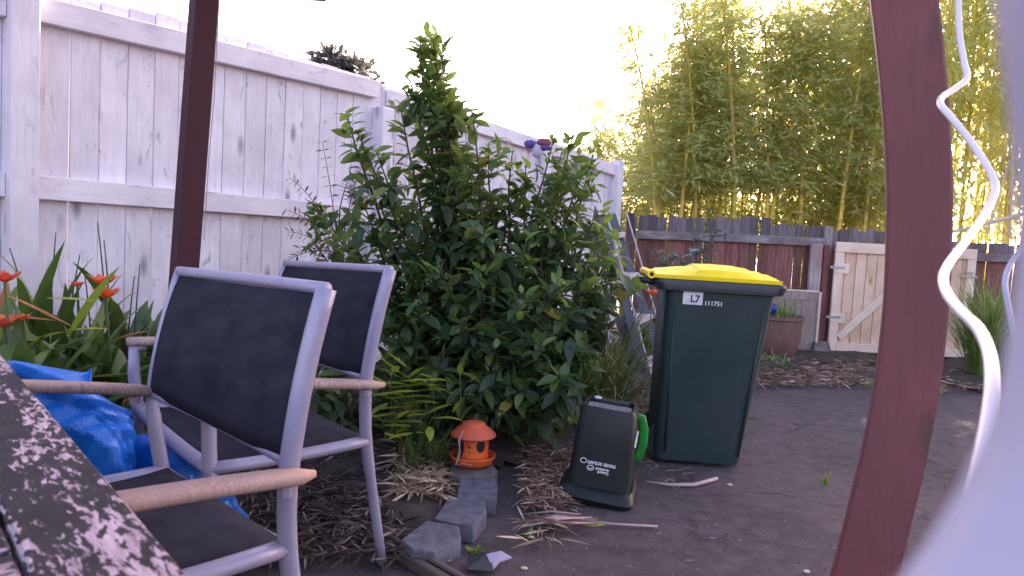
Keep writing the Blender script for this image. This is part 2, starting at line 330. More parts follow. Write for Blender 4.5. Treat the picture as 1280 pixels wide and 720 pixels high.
# leaf templates ------------------------------------------------------------
def leaf_tpl(L, W, segs=4, fold=.25, droop=.15, widest=.45, tip=1.0, side=1):
    vs = []; fs = []
    for i in range(segs + 1):
        t = i / segs
        w = W / 2 * max(0.0, (math.sin(math.pi * min(1, t ** (math.log(.5) / math.log(widest)))))) ** .8
        if i == 0: w = W * .06
        if i == segs: w = W * .02
        z = -droop * L * t * t
        vs += [(-w, t * L, z + w * fold), (0, t * L, z), (w, t * L, z + w * fold)]
    for i in range(segs):
        a = i * 3; fs += [(a, a + 1, a + 4, a + 3), (a + 1, a + 2, a + 5, a + 4)]
    return np.array(vs), np.array(fs)
def rotmats(dirs, rolls):
    """y axis of the template goes along dirs, z axis up-ish, rolled"""
    d = dirs / np.linalg.norm(dirs, axis=1, keepdims=True)
    up = np.tile(np.array([0, 0, 1.0]), (len(d), 1)); up[np.abs(d[:, 2]) > .95] = (1, 0, 0)
    x = np.cross(d, up); x /= np.linalg.norm(x, axis=1, keepdims=True); z = np.cross(x, d)
    c, s_ = np.cos(rolls)[:, None], np.sin(rolls)[:, None]
    return np.stack([x * c + z * s_, d, -x * s_ + z * c], axis=2)
def scatter_mesh(name, tpl, pos, R, sc, mat, smooth=True):
    tv, tf = tpl; N = len(pos); V = np.einsum('nij,kj->nki', R * sc[:, None, None], tv) + pos[:, None, :]
    F = tf[None] + (np.arange(N) * len(tv))[:, None, None]
    me = bpy.data.meshes.new(name); nv = N * len(tv); nf = N * len(tf); k = tf.shape[1]
    me.vertices.add(nv); me.vertices.foreach_set('co', V.reshape(-1).astype(np.float32))
    me.loops.add(nf * k); me.loops.foreach_set('vertex_index', F.reshape(-1).astype(np.int32))
    me.polygons.add(nf); me.polygons.foreach_set('loop_start', np.arange(0, nf * k, k, dtype=np.int32))
    me.update(calc_edges=True); me.materials.append(mat)
    if smooth: me.shade_smooth()
    me.validate(); return me
def unit(n): 
    v = rng.normal(size=(n, 3)); return v / np.linalg.norm(v, axis=1, keepdims=True)

# ================================================================== SETTING
# ground: asphalt yard
gm = MB(); n = 60
xs = [-60 + 120 * i / n for i in range(n + 1)]
gm.add([(-900, -900, 0), (900, -900, 0), (900, 900, 0), (-900, 900, 0)], [(0, 1, 2, 3)])
g = put('ground', gm, M['asphalt'], kind='structure'); g['label'] = 'dark worn asphalt yard'
# white fence line (vertical plane)
FDIR = Vector((.574, .819, 0)).normalized(); FEND = P(768, 300, 7.0); FEND.z = 0
FN = Vector((FDIR.y, -FDIR.x, 0))               # faces the yard
def fence_t(u, v=200):
    return (hit(u, v, FEND, FN) - FEND).dot(FDIR)
# garden bed
def bed(name, pts, z, mat, seed):
    mb = MB(); P3 = [Vector((p.x, p.y, 0)) for p in pts]; N = len(P3)
    xs0, xs1 = min(p.x for p in P3), max(p.x for p in P3); ys0, ys1 = min(p.y for p in P3), max(p.y for p in P3)
    def inside(x, y):
        r = False
        for i in range(N):
            a, b_ = P3[i], P3[(i + 1) % N]
            if (a.y > y) != (b_.y > y) and x < (b_.x - a.x) * (y - a.y) / (b_.y - a.y) + a.x: r = not r
        return r
    def edge(x, y):
        d = 9
        for i in range(N):
            a, b_ = P3[i], P3[(i + 1) % N]; ab = b_ - a; t = max(0, min(1, ((x - a.x) * ab.x + (y - a.y) * ab.y) / ab.length_squared))
            d = min(d, math.hypot(x - a.x - t * ab.x, y - a.y - t * ab.y))
        return d
    st = .05; nx = int((xs1 - xs0) / st) + 2; ny = int((ys1 - ys0) / st) + 2; idx = {}
    for j in range(ny):
        for i in range(nx):
            x, y = xs0 + i * st, ys0 + j * st
            if inside(x, y):
                e = min(1, edge(x, y) / .12)
                idx[i, j] = len(mb.v); mb.v.append((x, y, .004 + z * e + .022 * e * (noise.noise(Vector((x * 7, y * 7, seed))) + .5)))
    for (i, j), a in idx.items():
        q = [idx.get(k) for k in ((i, j), (i + 1, j), (i + 1, j + 1), (i, j + 1))]
        if None not in q: mb.f.append(tuple(q))
    return put(name, mb, mat, kind='structure', smooth=True)
bedpts = [G(300, 575), G(372, 616), G(455, 664), G(520, 700), G(545, 700), G(583, 660), G(602, 628), G(620, 592), G(690, 580), G(700, 545), G(760, 520), G(812, 500), G(830, 462),
          P(800, 420, 7.2), FEND + FN * .02, FEND - FDIR * 6.2 + FN * .02, FEND - FDIR * 6.2 + FN * .9]
o = bed('garden_bed', bedpts, .03, M['soil'], 3)
o = bed('far_garden_bed', [G(935, 482), G(960, 470), G(1010, 468), G(1060, 462), G(1100, 458), P(1100, 440, 7.25), P(900, 440, 7.25), G(880, 470)], .03, M['soil'], 5)
o = bed('side_garden_bed', [G(1150, 470), G(1190, 485), G(1262, 500), P(1400, 520, 5.2), P(1400, 450, 7.25), P(1180, 450, 7.25)], .03, M['soil'], 8)

# ================================================================== WHITE FENCE
wf = thing('white_fence', 'tall whitewashed timber paling fence running along the left side of the yard', 'fence', FEND)
fang = math.atan2(FDIR.y, FDIR.x)
def wloc(t, off, z): return FDIR * t + FN * off + Vector((0, 0, z))
def wmat(t, off, z):   # local x along fence, y = -FN.. (away from the yard), z up
    m = Matrix((FDIR, -FN, Vector((0, 0, 1)))).transposed().to_4x4(); m.translation = wloc(t, off, z); return m
def top_at(u, v): return hit(u, v, FEND, FN).z
tops = [(-6.5, 1.86), (fence_t(0), top_at(0, -16)), (fence_t(200), top_at(200, 17)), (fence_t(300), top_at(300, 50)), (fence_t(400), top_at(400, 80)), (fence_t(463), top_at(463, 98)), (fence_t(468), top_at(468, 104)), (fence_t(600), top_at(600, 152)), (fence_t(700), top_at(700, 181)), (0, top_at(770, 207)), (1, top_at(770, 207))]
def ztop(t):
    for (a, za), (b_, zb) in zip(tops, tops[1:]):
        if a <= t <= b_: return za + (zb - za) * (t - a) / (b_ - a)
    return tops[0][1]
t = -6.4; k = 0
while t < -.04:
    w = .118 + random.uniform(-.004, .004)
    if t + w > 0: w = -t
    h = ztop(t + w / 2) + random.uniform(-.004, .005)
    gap = random.choice([.002, .003, .003, .004, .006])
    put('paling', MB().board(w - gap, .018, .02, h, .0015, nseg=3, bow=random.uniform(-.002, .002)), M['white_fence'], wf, wmat(t + w / 2, -.0 + random.uniform(-.003, .003), 0))
    t += w; k += 1
posts = [-6.3, fence_t(19), fence_t(470), fence_t(674), fence_t(767)]
def rail_board(p0, p1, w, th, name, mat, parent):
    """a board whose length runs p0->p1, width vertical"""
    d = p1 - p0; m = frame(p0, d, Vector((0, 0, 1))); return put(name, MB().board(w, th, 0, d.length, .003, nseg=3), mat, parent, m)
for a, b_ in zip(posts, posts[1:]):
    for zz, w in ((None, .10), (1.085, .095), (.35, .095)):
        ta, tb = a + .05, b_ - .05
        if zz is None: za, zb = ztop(ta) - .066, ztop(tb) - .066
        else: za = zb = zz
        rail_board(wloc(ta, .033, za), wloc(tb, .033, zb), w, .045, 'rail', M['white_rail'], wf)
for t in posts:
    put('post', MB().board(.098, .095, 0, (ztop(t) - .145 if -3.6 < t < -2.4 else ztop(t) + (.0 if t < -1 else .03)), .004), M['white_rail'], wf, wmat(t, .048, 0))

# ================================================================== BROWN FENCE
YB = 7.3
bf = thing('brown_fence', 'old low red-brown paling fence with weathered grey tops across the back of the yard', 'fence', (0, YB, 0))
x = P(783, 300, YB).x; xe = P(1420, 300, YB).x
def btop(u):
    pts = [(780, 268), (805, 267), (830, 272), (880, 271), (963, 273), (966, 281), (1060, 287), (1110, 290), (1200, 304), (1280, 308), (1420, 318)]
    for (a, va), (b_, vb) in zip(pts, pts[1:]):
        if a <= u <= b_: return va + (vb - va) * (u - a) / (b_ - a)
    return 290
while x < xe:
    w = .098 + random.uniform(-.012, .01); u = project((x + w / 2, YB, 1.2))[0]
    h = P(u, btop(u), YB).z + random.uniform(-.02, .02)
    lean = random.uniform(-.012, .012)
    put('paling', MB().board(w - .002, .018, .02, h, .002, nseg=2, bow=random.uniform(-.004, .004)), M['paling'], bf, T(x + w / 2, random.uniform(-.006, .006), 0) @ Matrix.Rotation(lean, 4, 'Y'))
    x += w
def brail(u0, v0, u1, v1, w=.085, off=.035, name='rail', mat='old_rail'):
    a, b_ = P(u0, v0, YB - off), P(u1, v1, YB - off); a.y -= YB; b_.y -= YB; rail_board(a, b_, w, .045, name, M[mat], bf)
brail(793, 293, 905, 297); brail(906, 297, 1032, 303); brail(1212, 321, 1420, 330, mat='old_rail'); brail(793, 392, 1032, 400)
def bpost(u, w, v, mat, off=.07, d=.1, name='post', parent=None):
    p = P(u, v, YB - off); put(name, MB().board(w, d, 0, p.z, .005, nseg=2, bow=.004), M[mat], bf, T(p.x, -off, 0))
bpost(788, .075, 266, 'dark_post'); bpost(1021, .12, 305, 'pale_post', .10, .05); bpost(1032, .055, 306, 'red_post', .09, .09); bpost(1035, .085, 283, 'old_rail', .005, .08)
bpost(1209, .07, 312, 'red_post'); bpost(1345, .1, 318, 'dark_post')

# ================================================================== GATE
YG = 7.14
gl, gr = P(1034, 437, YG), P(1208, 447, YG); ztg = P(1040, 302, YG).z; zbg = .045
gt = thing('wooden_gate', 'new pale pine gate with diagonal brace set into the brown fence', 'gate', (gl.x, YG, 0))
GW = gr.x - gl.x; nb = 13
for i in range(nb):
    w = (GW - .02) / nb
    put('board', MB().board(w - .006, .018, zbg + .01, ztg - .01 + random.uniform(-.004, .004), .002), M['gate_wood'], gt, T(.01 + w * (i + .5), .03, 0))
put('stile', MB().board(.085, .03, zbg - .02, ztg - .105, .003), M['gate_frame'], gt, T(.0425, .004, 0))
put('stile', MB().board(.085, .03, zbg + .0, ztg - .105, .003), M['gate_frame'], gt, T(GW - .0425, .004, 0))
def grail(x0, z0, x1, z1, w, name, y=.004):
    rail_board(Vector((x0, y, z0)), Vector((x1, y, z1)), w, .03, name, M['gate_frame'], gt)
grail(-.0, ztg - .05, GW, ztg - .05, .105, 'top_rail'); grail(.088, zbg + .035, GW - .088, zbg + .035, .085, 'bottom_rail')
grail(.10, zbg + .13, GW * .62, ztg - .16, .075, 'brace', .002)
for z in (ztg - .26, zbg + .34):
    h = put('hinge', MB().box(-.05, .10, -.022, -.016, z - .012, z + .012, .001).tube([(-.012, -.022, z - .04), (-.012, -.022, z + .04)], .009, 8), M['galv'], gt)
    put('hinge_block', MB().box(.0, .15, -.016, -.012, z - .06, z + .045, .001), M['gate_frame'], gt)
z = ztg - .26
put('latch', MB().box(GW - .14, GW + .02, -.024, -.014, z - .03, z - .012, .001).box(GW - .1, GW - .03, -.03, -.012, z + .01, z + .03, .001), M['galv'], gt)
put('drop_foot', MB().box(GW * .22, GW * .22 + .05, -.012, .02, .0, zbg + .05, .003), M['gate_frame'], gt)
th = MB().box(gl.x - .05, gr.x + .05, YG + .02, YG + .11, 0, .045, .006); tag(put('threshold_beam', th, M['dark_post']), 'dark timber sill lying on the ground under the pale gate', 'beam')

# ================================================================== BAMBOO
def bamboo_proto(seed, H, lo, dens, rad, leafy=1.0):
    rs = np.random.default_rng(seed); mb = MB()
    ln = np.array([rs.normal() * .25, rs.normal() * .12]); pts = []; rr = []
    zz = 0.0
    while zz < H:
        f = zz / H; c = Vector((ln[0] * f ** 2.2 * H / 4, ln[1] * f ** 2 * H / 4, zz)); r = rad * (1 - .8 * f)
        for dz, k in ((0, 1.0), (.012, 1.18), (.03, 1.0)): pts.append(c + Vector((0, 0, dz))); rr.append(r * k)
        zz += .28
    mb.tube(pts, rr, 6)
    pos = []; dr = []
    for i in range(dens):
        f = lo + (1 - lo) * rs.random() ** 1.15; z = f * H
        c = np.array([ln[0] * f ** 2.2 * H / 4, ln[1] * f ** 2 * H / 4, z]); a = rs.random() * 6.283; out = rs.uniform(.12, .62) * (1.15 - .75 * f) * leafy
        e = c + np.array([math.cos(a) * out, math.sin(a) * out, rs.uniform(-.05, .32)])
        mb.tube([c, (c + e) / 2 + [0, 0, .05], e], [.003, .0022, .001], 3, False)
        for q in range(rs.integers(5, 9)):
            s = rs.uniform(.45, 1.1); p = c + (e - c) * s + rs.normal(size=3) * .035
            pos.append(p); d = np.array([math.cos(a + rs.normal() * .9), math.sin(a + rs.normal() * .9), rs.uniform(-1.3, .15)]); dr.append(d)
    pos = np.array(pos); dr = np.array(dr); tpl = leaf_tpl(.15, .028, 2, .3, .25, .35)
    lm = scatter_mesh('foliage', tpl, pos, rotmats(dr, rs.normal(size=len(pos)) * .8), rs.uniform(.7, 1.35, len(pos)), M['bamboo_leaf'])
    return mb.mesh('culm', M['culm'], True), lm, H
protos = [bamboo_proto(11, 4.6, .24, 140, .019), bamboo_proto(12, 4.8, .27, 150, .021), bamboo_proto(13, 4.4, .22, 135, .016, 1.1), bamboo_proto(14, 4.7, .3, 140, .022)]
bare = [bamboo_proto(21, 6.4, .46, 230, .036), bamboo_proto(22, 6.8, .42, 230, .032)]
def bamboo(pr, x, y, sc, rz, label, group):
    o = thing('bamboo', label, 'bamboo', (x, y, 0), rz, group); o.scale = (1, 1, sc)
    c = link('culm', pr[0], o); f = link('foliage', pr[1], o); f['kind'] = 'stuff'; return o
LB = 'leafy bamboo cane in the lower grove behind the brown fence above the wheelie bin'
LB2 = 'leafy bamboo cane in the taller grove between the wheelie bin and the red post'
for i in range(54):
    Y = random.uniform(8.0, 11.2); u = 792 + (i * 31 % 54 + .5) / 54 * 320 + random.uniform(-5, 5)
    if 928 < u < 945 and random.random() < .8: continue
    X = (u - 640) / FPX * Y; zt = P(u, random.uniform(70, 120), Y).z if u < 930 else P(u, random.uniform(-50, 90), Y).z
    if random.random() < .17: zt *= 1.3
    pr = random.choice(protos)
    bamboo(pr, X, Y, zt / pr[2], random.uniform(0, 6.28), LB if u < 930 else LB2, 'leafy bamboo canes behind the left part of the brown fence' if u < 930 else 'leafy bamboo canes behind the gate end of the brown fence')
for i in range(16):
    Y = random.uniform(7.7, 8.2); u = random.uniform(800, 1108); X = (u - 640) / FPX * Y; pr = random.choice(bare); ht = P(u, random.uniform(-40, 70), Y).z
    bamboo(pr, X, Y, ht / pr[2], random.uniform(0, 6.28), 'bare stemmed bamboo cane at the front of the grove just behind the brown fence', 'bare bamboo canes at the front of the grove')
for i in range(9):
    Y = random.uniform(8.4, 11); u = random.uniform(752, 792); X = (u - 640) / FPX * Y
    bamboo(protos[2], X, Y, P(u, random.uniform(70, 190), Y).z / protos[2][2], random.uniform(0, 6.28), 'sparse bamboo cane at the left fringe of the grove above the white fence end', 'sparse bamboo at the left end of the grove')
for i in range(52):
    Y = random.uniform(8.0, 12); u = random.uniform(1120, 1560); X = (u - 640) / FPX * Y
    pr = random.choice(bare) if random.random() < .6 else random.choice(protos)
    bamboo(pr, X, Y, random.uniform(.9, 1.15) if pr in bare else 1.3, random.uniform(0, 6.28), 'tall yellow bamboo cane behind the fence right of the near red post', 'tall bamboo canes right of the red post')
tag(put('broken_cane', MB().tube([P(1093, 168, 8.2), P(1103, 186, 8.2), P(1116, 212, 8.25)], [.022, .02, .018], 7), M['culm_pale']), 'short pale broken bamboo cane leaning just left of the near red post', 'cane')
tag(put('broken_cane', MB().tube([P(1165, 296, 7.0), P(1228, 281, 6.9), P(1300, 262, 6.9)], [.012, .018, .022], 7), M['culm_pale']), 'long pale dead cane lying slanted across the fence top at the right edge', 'cane')
for q, (u0, v0, u1, v1) in enumerate([(1222, 290, 1244, 236), (1262, 295, 1268, 150), (1234, 292, 1262, 200)]):
    tag(put('dead_cane', MB().tube([P(u0, v0, 7.6), P(u1, v1, 7.7)], [.014, .009], 6), M['culm_pale']), ['short dead pale cane tilting right behind the fence right of the cable', 'tall upright dead pale cane nearest the right edge of the picture', 'slim dead pale cane crossing the yellow canes at a slant'][q], 'cane')

# tree far behind the white fence
def crown_mesh(name, ctr, rad, n, tpl, mat, seed, hollow=.3):
    rs = np.random.default_rng(seed); u = rs.normal(size=(n, 3)); u /= np.linalg.norm(u, axis=1, keepdims=True)
    cl = rs.normal(size=(26, 3)); cl /= np.linalg.norm(cl, axis=1, keepdims=True)
    k = rs.integers(0, 26, n); r = rs.uniform(.0, .35, n)[:, None]; p = cl[k] * rs.uniform(.45, .95, 26)[k][:, None] + u * r
    pos = p * np.array(rad) + np.array(ctr)
    return scatter_mesh(name, tpl, pos, rotmats(u + [0, 0, .2], rs.normal(size=n) * 1), rs.uniform(.7, 1.4, n), mat)
c = P(432, 92, 11); tr = thing('tree', 'dark round treetop peeping over the white fence', 'tree', (c.x, c.y, 0))
link('crown', crown_mesh('crown', (0, 0, c.z - .15), (.72, .6, .42), 2600, leaf_tpl(.11, .06, 2), M['far_leaf'], 5), tr)['kind'] = 'stuff'
put('trunk', MB().tube([(0, 0, 0), (.05, 0, 1.6), (0, .05, 3.2)], [.12, .09, .05], 8), M['bark'], tr, smooth=True)
for q in range(4):
    a = q * 1.6; put('limb', MB().tube([(.03, 0, 2.2), (.25 * math.cos(a), .2 * math.sin(a), 2.9), (.5 * math.cos(a), .4 * math.sin(a), c.z - .2)], [.05, .03, .012], 6), M['bark'], tr, smooth=True)

# ================================================================== BIG SHRUB
sb = P(615, 545, 3.45); sb.z = 0
shrub = thing('citrus_shrub', 'big bushy dark green shrub with glossy leaves in the middle of the garden bed', 'shrub', sb)
tips = [(526, 50, 3.25), (545, 55, 3.2), (534, 80, 3.25), (552, 100, 3.3), (537, 42, 3.25), (530, 70, 3.3), (545, 95, 3.2), (515, 100, 3.3), (560, 125, 3.2), (433, 138, 3.1), (447, 165, 3.1), (470, 190, 3.2), (500, 135, 3.3), (590, 142, 3.1), (612, 178, 3.2), (640, 190, 3.3), (585, 200, 3.1),
        (690, 175, 3.3), (715, 172, 3.3), (735, 205, 3.4), (748, 262, 3.4), (768, 302, 3.4), (400, 258, 3.1), (420, 290, 3.0), (455, 250, 3.2), (480, 225, 3.2), (640, 240, 3.3), (688, 250, 3.2), (722, 290, 3.2),
        (560, 170, 3.4), (540, 200, 3.3), (575, 240, 3.4), (600, 270, 3.2), (510, 300, 3.2), (480, 290, 3.1), (660, 300, 3.1), (735, 330, 3.1), (785, 345, 3.6), (742, 185, 3.4), (725, 240, 3.3), (760, 330, 3.4), (752, 290, 3.2), (705, 190, 3.4), (750, 400, 3.3), (735, 425, 3.2), (700, 350, 2.95), (650, 370, 2.9), (600, 340, 2.95), (550, 330, 3.0),
        (520, 380, 3.0), (570, 400, 2.9), (620, 420, 2.85), (680, 430, 2.85), (740, 430, 3.0), (500, 430, 3.05), (545, 460, 2.95), (600, 480, 2.9), (655, 490, 2.85), (710, 490, 2.9), (450, 330, 3.1), (440, 300, 3.0), (390, 300, 3.1), (660, 210, 3.3), (705, 215, 3.2),
        (480, 350, 3.2), (620, 520, 2.95), (690, 530, 2.95), (580, 525, 3.0), (640, 330, 3.5), (560, 300, 3.6), (700, 300, 3.6), (500, 250, 3.5), (600, 220, 3.5), (630, 440, 3.3), (560, 440, 3.3), (700, 440, 3.3), (760, 370, 3.2)]
LP = []; LD = []; LS = []
def stem_leaves(pts, n, lo, size, spread=1.0):
    L = len(pts) - 1
    for i in range(n):
        t = lo + (1 - lo) * (i + random.random()) / n; f = t * L; k = min(int(f), L - 1); p = pts[k].lerp(pts[k + 1], f - k)
        d = (pts[k + 1] - pts[k]).normalized(); a = i * 2.4 + random.uniform(-.4, .4)
        o1 = d.orthogonal().normalized(); o2 = d.cross(o1); out = o1 * math.cos(a) + o2 * math.sin(a)
        dr = out * spread + d * random.uniform(.15, .9) + Vector((0, 0, random.uniform(-.35, .35)))
        LP.append(p + out * .006); LD.append(dr); LS.append(size * random.uniform(.6, 1.25) * (1 - .35 * max(0, t - .85) / .15))
for u, v, Y in tips:
    tip = P(u, v, Y) - sb; base = Vector((random.uniform(-.14, .14) + tip.x * .12, random.uniform(-.12, .12), .02))
    mid = base.lerp(tip, .45) + Vector((tip.x * .12, random.uniform(-.05, .05), .10)); pts = []
    for k in range(9):
        t = k / 8; pts.append((base * (1 - t) + mid * t) * (1 - t) + (mid * (1 - t) + tip * t) * t + Vector((random.uniform(-.012, .012), random.uniform(-.012, .012), 0)))
    r0 = .009 + .004 * tip.length
    put('stem', MB().tube(pts, [r0 * (1 - .8 * k / 8) for k in range(9)], 5), M['bark'], shrub, smooth=True)
    top = v < 240
    stem_leaves(pts, int(19 * tip.length) + 8, .30, 1.0)
    stem_leaves(pts[4:], 9, .3, 1.05)
    for q in range(3 + int(3 * tip.length) - (3 if top else 0)):
        t = random.uniform(.28 if not top else .4, .92); f = t * 8; k = min(int(f), 7); p = pts[k].lerp(pts[k + 1], f - k)
        a = random.uniform(0, 6.283); L = random.uniform(.10, .24) * (1.2 - .5 * t)
        e = p + Vector((math.cos(a) * L, math.sin(a) * L * .8, random.uniform(.02, .7) * L)); m_ = p.lerp(e, .5) + Vector((0, 0, .02))
        tw = [p, m_, e]; LPn = len(LP); stem_leaves(tw, random.randint(7, 12), .25, .95)
for q in range(170):
    p = P(random.uniform(385, 560), random.uniform(452, 560), random.uniform(3.0, 3.7)) - sb
    for r_ in range(4): LP.append(p + Vector((random.uniform(-.05, .05), random.uniform(-.05, .05), random.uniform(-.05, .05)))); LD.append(Vector((random.uniform(-1, 1), random.uniform(-1, .5), random.uniform(-.6, .4)))); LS.append(random.uniform(.8, 1.3))
# fill of the low dark mass
for q in range(400):
    u, v = random.uniform(490, 800), random.triangular(340, 560, 520); Y = random.uniform(2.95, 3.9)
    if u > 700 and v > 500: continue
    if u > 735 and v > 365: continue
    if u < 560 and v > 470: continue
    p = P(u, v, Y) - sb
    for r_ in range(4): LP.append(p + Vector((random.uniform(-.05, .05), random.uniform(-.05, .05), random.uniform(-.05, .05)))); LD.append(Vector((random.uniform(-1, 1), random.uniform(-1, .5), random.uniform(-.6, .4)))); LS.append(random.uniform(.8, 1.3))
NP = []; ND = []
for u, v, Y in tips:
    if v > 380: continue
    for k in range(7 if v > 130 else 13):
        NP.append(tuple(P(u + random.uniform(-9, 9), v + random.uniform(-4, 34), Y + random.uniform(-.03, .03)) - sb)); a = random.uniform(0, 6.283); ND.append((math.cos(a), math.sin(a), random.uniform(.3, 1.6)))
LPa = np.array([tuple(p) for p in LP]); LDa = np.array([tuple(p) for p in LD]); LSa = np.array(LS)
tplC = leaf_tpl(.091, .042, 4, .35, .22, .42)
RC = rotmats(LDa, rng.normal(size=len(LPa)) * .45)
wp = LPa + np.array(sb); score = np.linalg.norm(wp - np.array(CAMP), axis=1) / LSa + np.abs(rng.normal(size=len(wp))) * .25
uu = np.array([project(p) for p in wp]); score[(uu[:, 0] < 380)] += 5; score[(uu[:, 0] < 480) & (uu[:, 1] > 330)] += 5
order = np.argsort(score); big = order[:290]; rest = order[290:]
o = link('foliage', scatter_mesh('foliage', tplC, LPa[rest], RC[rest], LSa[rest], M['citrus']), shrub); o['kind'] = 'stuff'
NPa = np.array(NP); link('new_growth', scatter_mesh('new_growth', tplC, NPa, rotmats(np.array(ND), rng.normal(size=len(NPa)) * .5), rng.uniform(.5, .95, len(NPa)), M['newleaf']), shrub)['kind'] = 'stuff'
lm = bpy.data.meshes.new('leaf'); lm.from_pydata(tplC[0].tolist(), [], tplC[1].tolist()); lm.materials.append(M['citrus']); lm.shade_smooth()
def leaf_objs(pos, R, sc, mesh, parent, name='leaf'):
    for p, r, s_ in zip(pos, R, sc):
        m_ = Matrix([[*(r[i] * s_), p[i]] for i in range(3)] + [[0, 0, 0, 1]]); link(name, mesh, parent, m_)
leaf_objs(LPa[big], RC[big], LSa[big], lm, shrub)

# ================================================================== STRAP-LEAVED PLANTS
def ribbon(base, dirv, L, W, bend, segs=8, fold=.25, twist=0, wid=.35):
    """arching strap leaf as a mesh"""
    mb = MB(); h = Vector((dirv[0], dirv[1], 0)); h = h.normalized() if h.length > 1e-4 else Vector((1, 0, 0)); side = Vector((-h.y, h.x, 0))
    el = math.atan2(dirv[2], math.hypot(dirv[0], dirv[1])); p = Vector(base); rows = []
    for i in range(segs + 1):
        t = i / segs; e = el - bend * t * t; d = h * math.cos(e) + Vector((0, 0, math.sin(e))); nrm = side.cross(d)
        w = W / 2 * (min(1, .35 + t / wid * .65) if t < wid else max(.02, 1 - ((t - wid) / (1 - wid)) ** 2.2))
        sd_ = side * math.cos(twist * t) + nrm * math.sin(twist * t)
        rows.append([p - sd_ * w - nrm * -1 * w * fold, p, p + sd_ * w - nrm * -1 * w * fold]); p = p + d * (L / segs)
    mb.grid(rows); return mb
def strap_plant(name, label, cat, loc, n, L, W, mat, el=(.7, 1.45), bend=(.4, 1.6), az=None, group=None, spread=.06, alt=None, stalk=0):
    o = thing(name, label, cat, loc, 0, group)
    for i in range(n):
        a = (az[0] + (az[1] - az[0]) * random.random()) if az else i * 2.4 + random.uniform(-.3, .3)
        e = random.uniform(*el); l = L * random.uniform(.65, 1.1); mt = mat
        if alt and random.random() < alt[1]: mt = alt[0]
        zb0 = random.uniform(.02, stalk) if stalk else .02
        put('leaf', ribbon((random.uniform(-spread, spread), random.uniform(-spread, spread), zb0), (math.cos(a) * math.cos(e), math.sin(a) * math.cos(e), math.sin(e)), l, W * random.uniform(.75, 1.15), random.uniform(*bend), twist=random.uniform(-.6, .6)), M[mt], o, smooth=True)
    return o
tl = ['broad strap-leaved plant with orange tips at the far left edge against the white fence', 'strap-leaved plant with tall upright dark leaves second from the left edge', 'strap-leaved plant below the yellow-striped leaf beside the red flowers',
      'strap-leaved plant behind the blue tarpaulin with drooping leaves', 'strap-leaved plant just left of the near chair back', 'strap-leaved plant with yellowing leaves in the middle of the left clump', 'low strap-leaved plant between the table corner and the tarpaulin']
for q, (u, Y, n_, L) in enumerate([(-10, 2.25, 17, .78), (42, 2.45, 17, .80), (92, 2.5, 18, .74), (130, 2.35, 16, .62), (172, 2.75, 16, .82), (70, 2.2, 15, .62), (20, 2.0, 14, .50)]):
    p = P(u, 600, Y); strap_plant('strap_leaved_plant', tl[q], 'plant', (p.x, Y, 0), n_ + 44, L * .58, .060, 'strap', (.0, 1.45), (.1, 1.3), stalk=.46, spread=.09, group='strap-leaved plants along the white fence', alt=('strap_tip', .03))
# ends of taller reeds above them
rd = thing('reed_plant', 'thin dark arching reed stems rising in front of the white fence at the left', 'plant', (P(130, 500, 2.6).x, 2.6, 0))
for (u0, u1, v1, Y) in [(140, 122, 278, 2.5), (143, 130, 300, 2.55), (60, 12, 310, 2.6), (55, 70, 290, 2.6), (70, 100, 318, 2.6), (120, 105, 335, 2.6), (160, 175, 330, 2.6), (150, 168, 345, 2.6)]:
    a = P(u0, 600, Y); a.z = 0; b_ = P(u1, v1, Y); off = Vector((P(130, 500, 2.6).x, 2.6, 0)); c_ = a.lerp(b_, .55) + Vector(((a.x - b_.x) * .35, 0, .05))
    pts = [(a * (1 - t) + c_ * t) * (1 - t) + (c_ * (1 - t) + b_ * t) * t - off for t in [k / 10 for k in range(11)]]
    put('stem', MB().tube(pts, [.004 * (1 - .7 * k / 10) + .0008 for k in range(11)], 4), M['reed'], rd, smooth=True)
# flowers
def flower(u, v, Y, r, label, n=6):
    p = P(u, v, Y); o = thing('flower', label, 'flower', p)
    for i in range(n):
        a = i * 6.283 / n + random.random() * .4
        put('petal', ribbon((0, 0, 0), (math.cos(a) * .8, math.sin(a) * .8, .75), r * 1.5, r * .9, .8, 4, .3), M['flower'], o, smooth=True)
    q = Vector((random.uniform(-.03, .03), random.uniform(.02, .08), -p.z + .05)); put('stem', MB().tube([(0, 0, 0), q * .5 + Vector((.01, 0, 0)), q], [.004, .005, .006], 5), M['grass'], o, smooth=True); return o
flower(6, 352, 2.1, .040, 'red flower at the left picture edge, the higher of the two there'); flower(4, 408, 2.1, .040, 'red flower at the left picture edge just under the other one')
flower(28, 400, 2.15, .022, 'small orange-red flower right of the lower red flower at the left edge'); flower(97, 358, 2.4, .022, 'small orange flower left of the pair of red flowers')
flower(129, 356, 2.35, .042, 'red flower beside the yellow-striped leaf, upper of the pair'); flower(133, 372, 2.3, .040, 'red flower beside the yellow-striped leaf, lower of the pair')
flower(816, 369, 4.3, .045, 'single orange flower just left of the wheelie bin under its rim')
# yellow striped leaf & yellow leaves (turning)
yl = thing('striped_leaf_plant', 'plant with one long yellow-striped leaf pointing up beside the red flowers', 'plant', P(85, 440, 2.25))
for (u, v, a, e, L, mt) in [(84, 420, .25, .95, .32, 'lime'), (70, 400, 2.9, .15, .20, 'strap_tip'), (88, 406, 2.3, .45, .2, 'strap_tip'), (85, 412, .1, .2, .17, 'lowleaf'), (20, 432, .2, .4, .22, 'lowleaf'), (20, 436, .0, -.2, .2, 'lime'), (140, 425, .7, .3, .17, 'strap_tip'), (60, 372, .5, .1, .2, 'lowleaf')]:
    put('leaf', ribbon(P(u, v, 2.2) - yl.location, (math.cos(a) * math.cos(e), -.3 * math.cos(e), math.sin(e)), L, .04, .35), M[mt], yl, smooth=True)

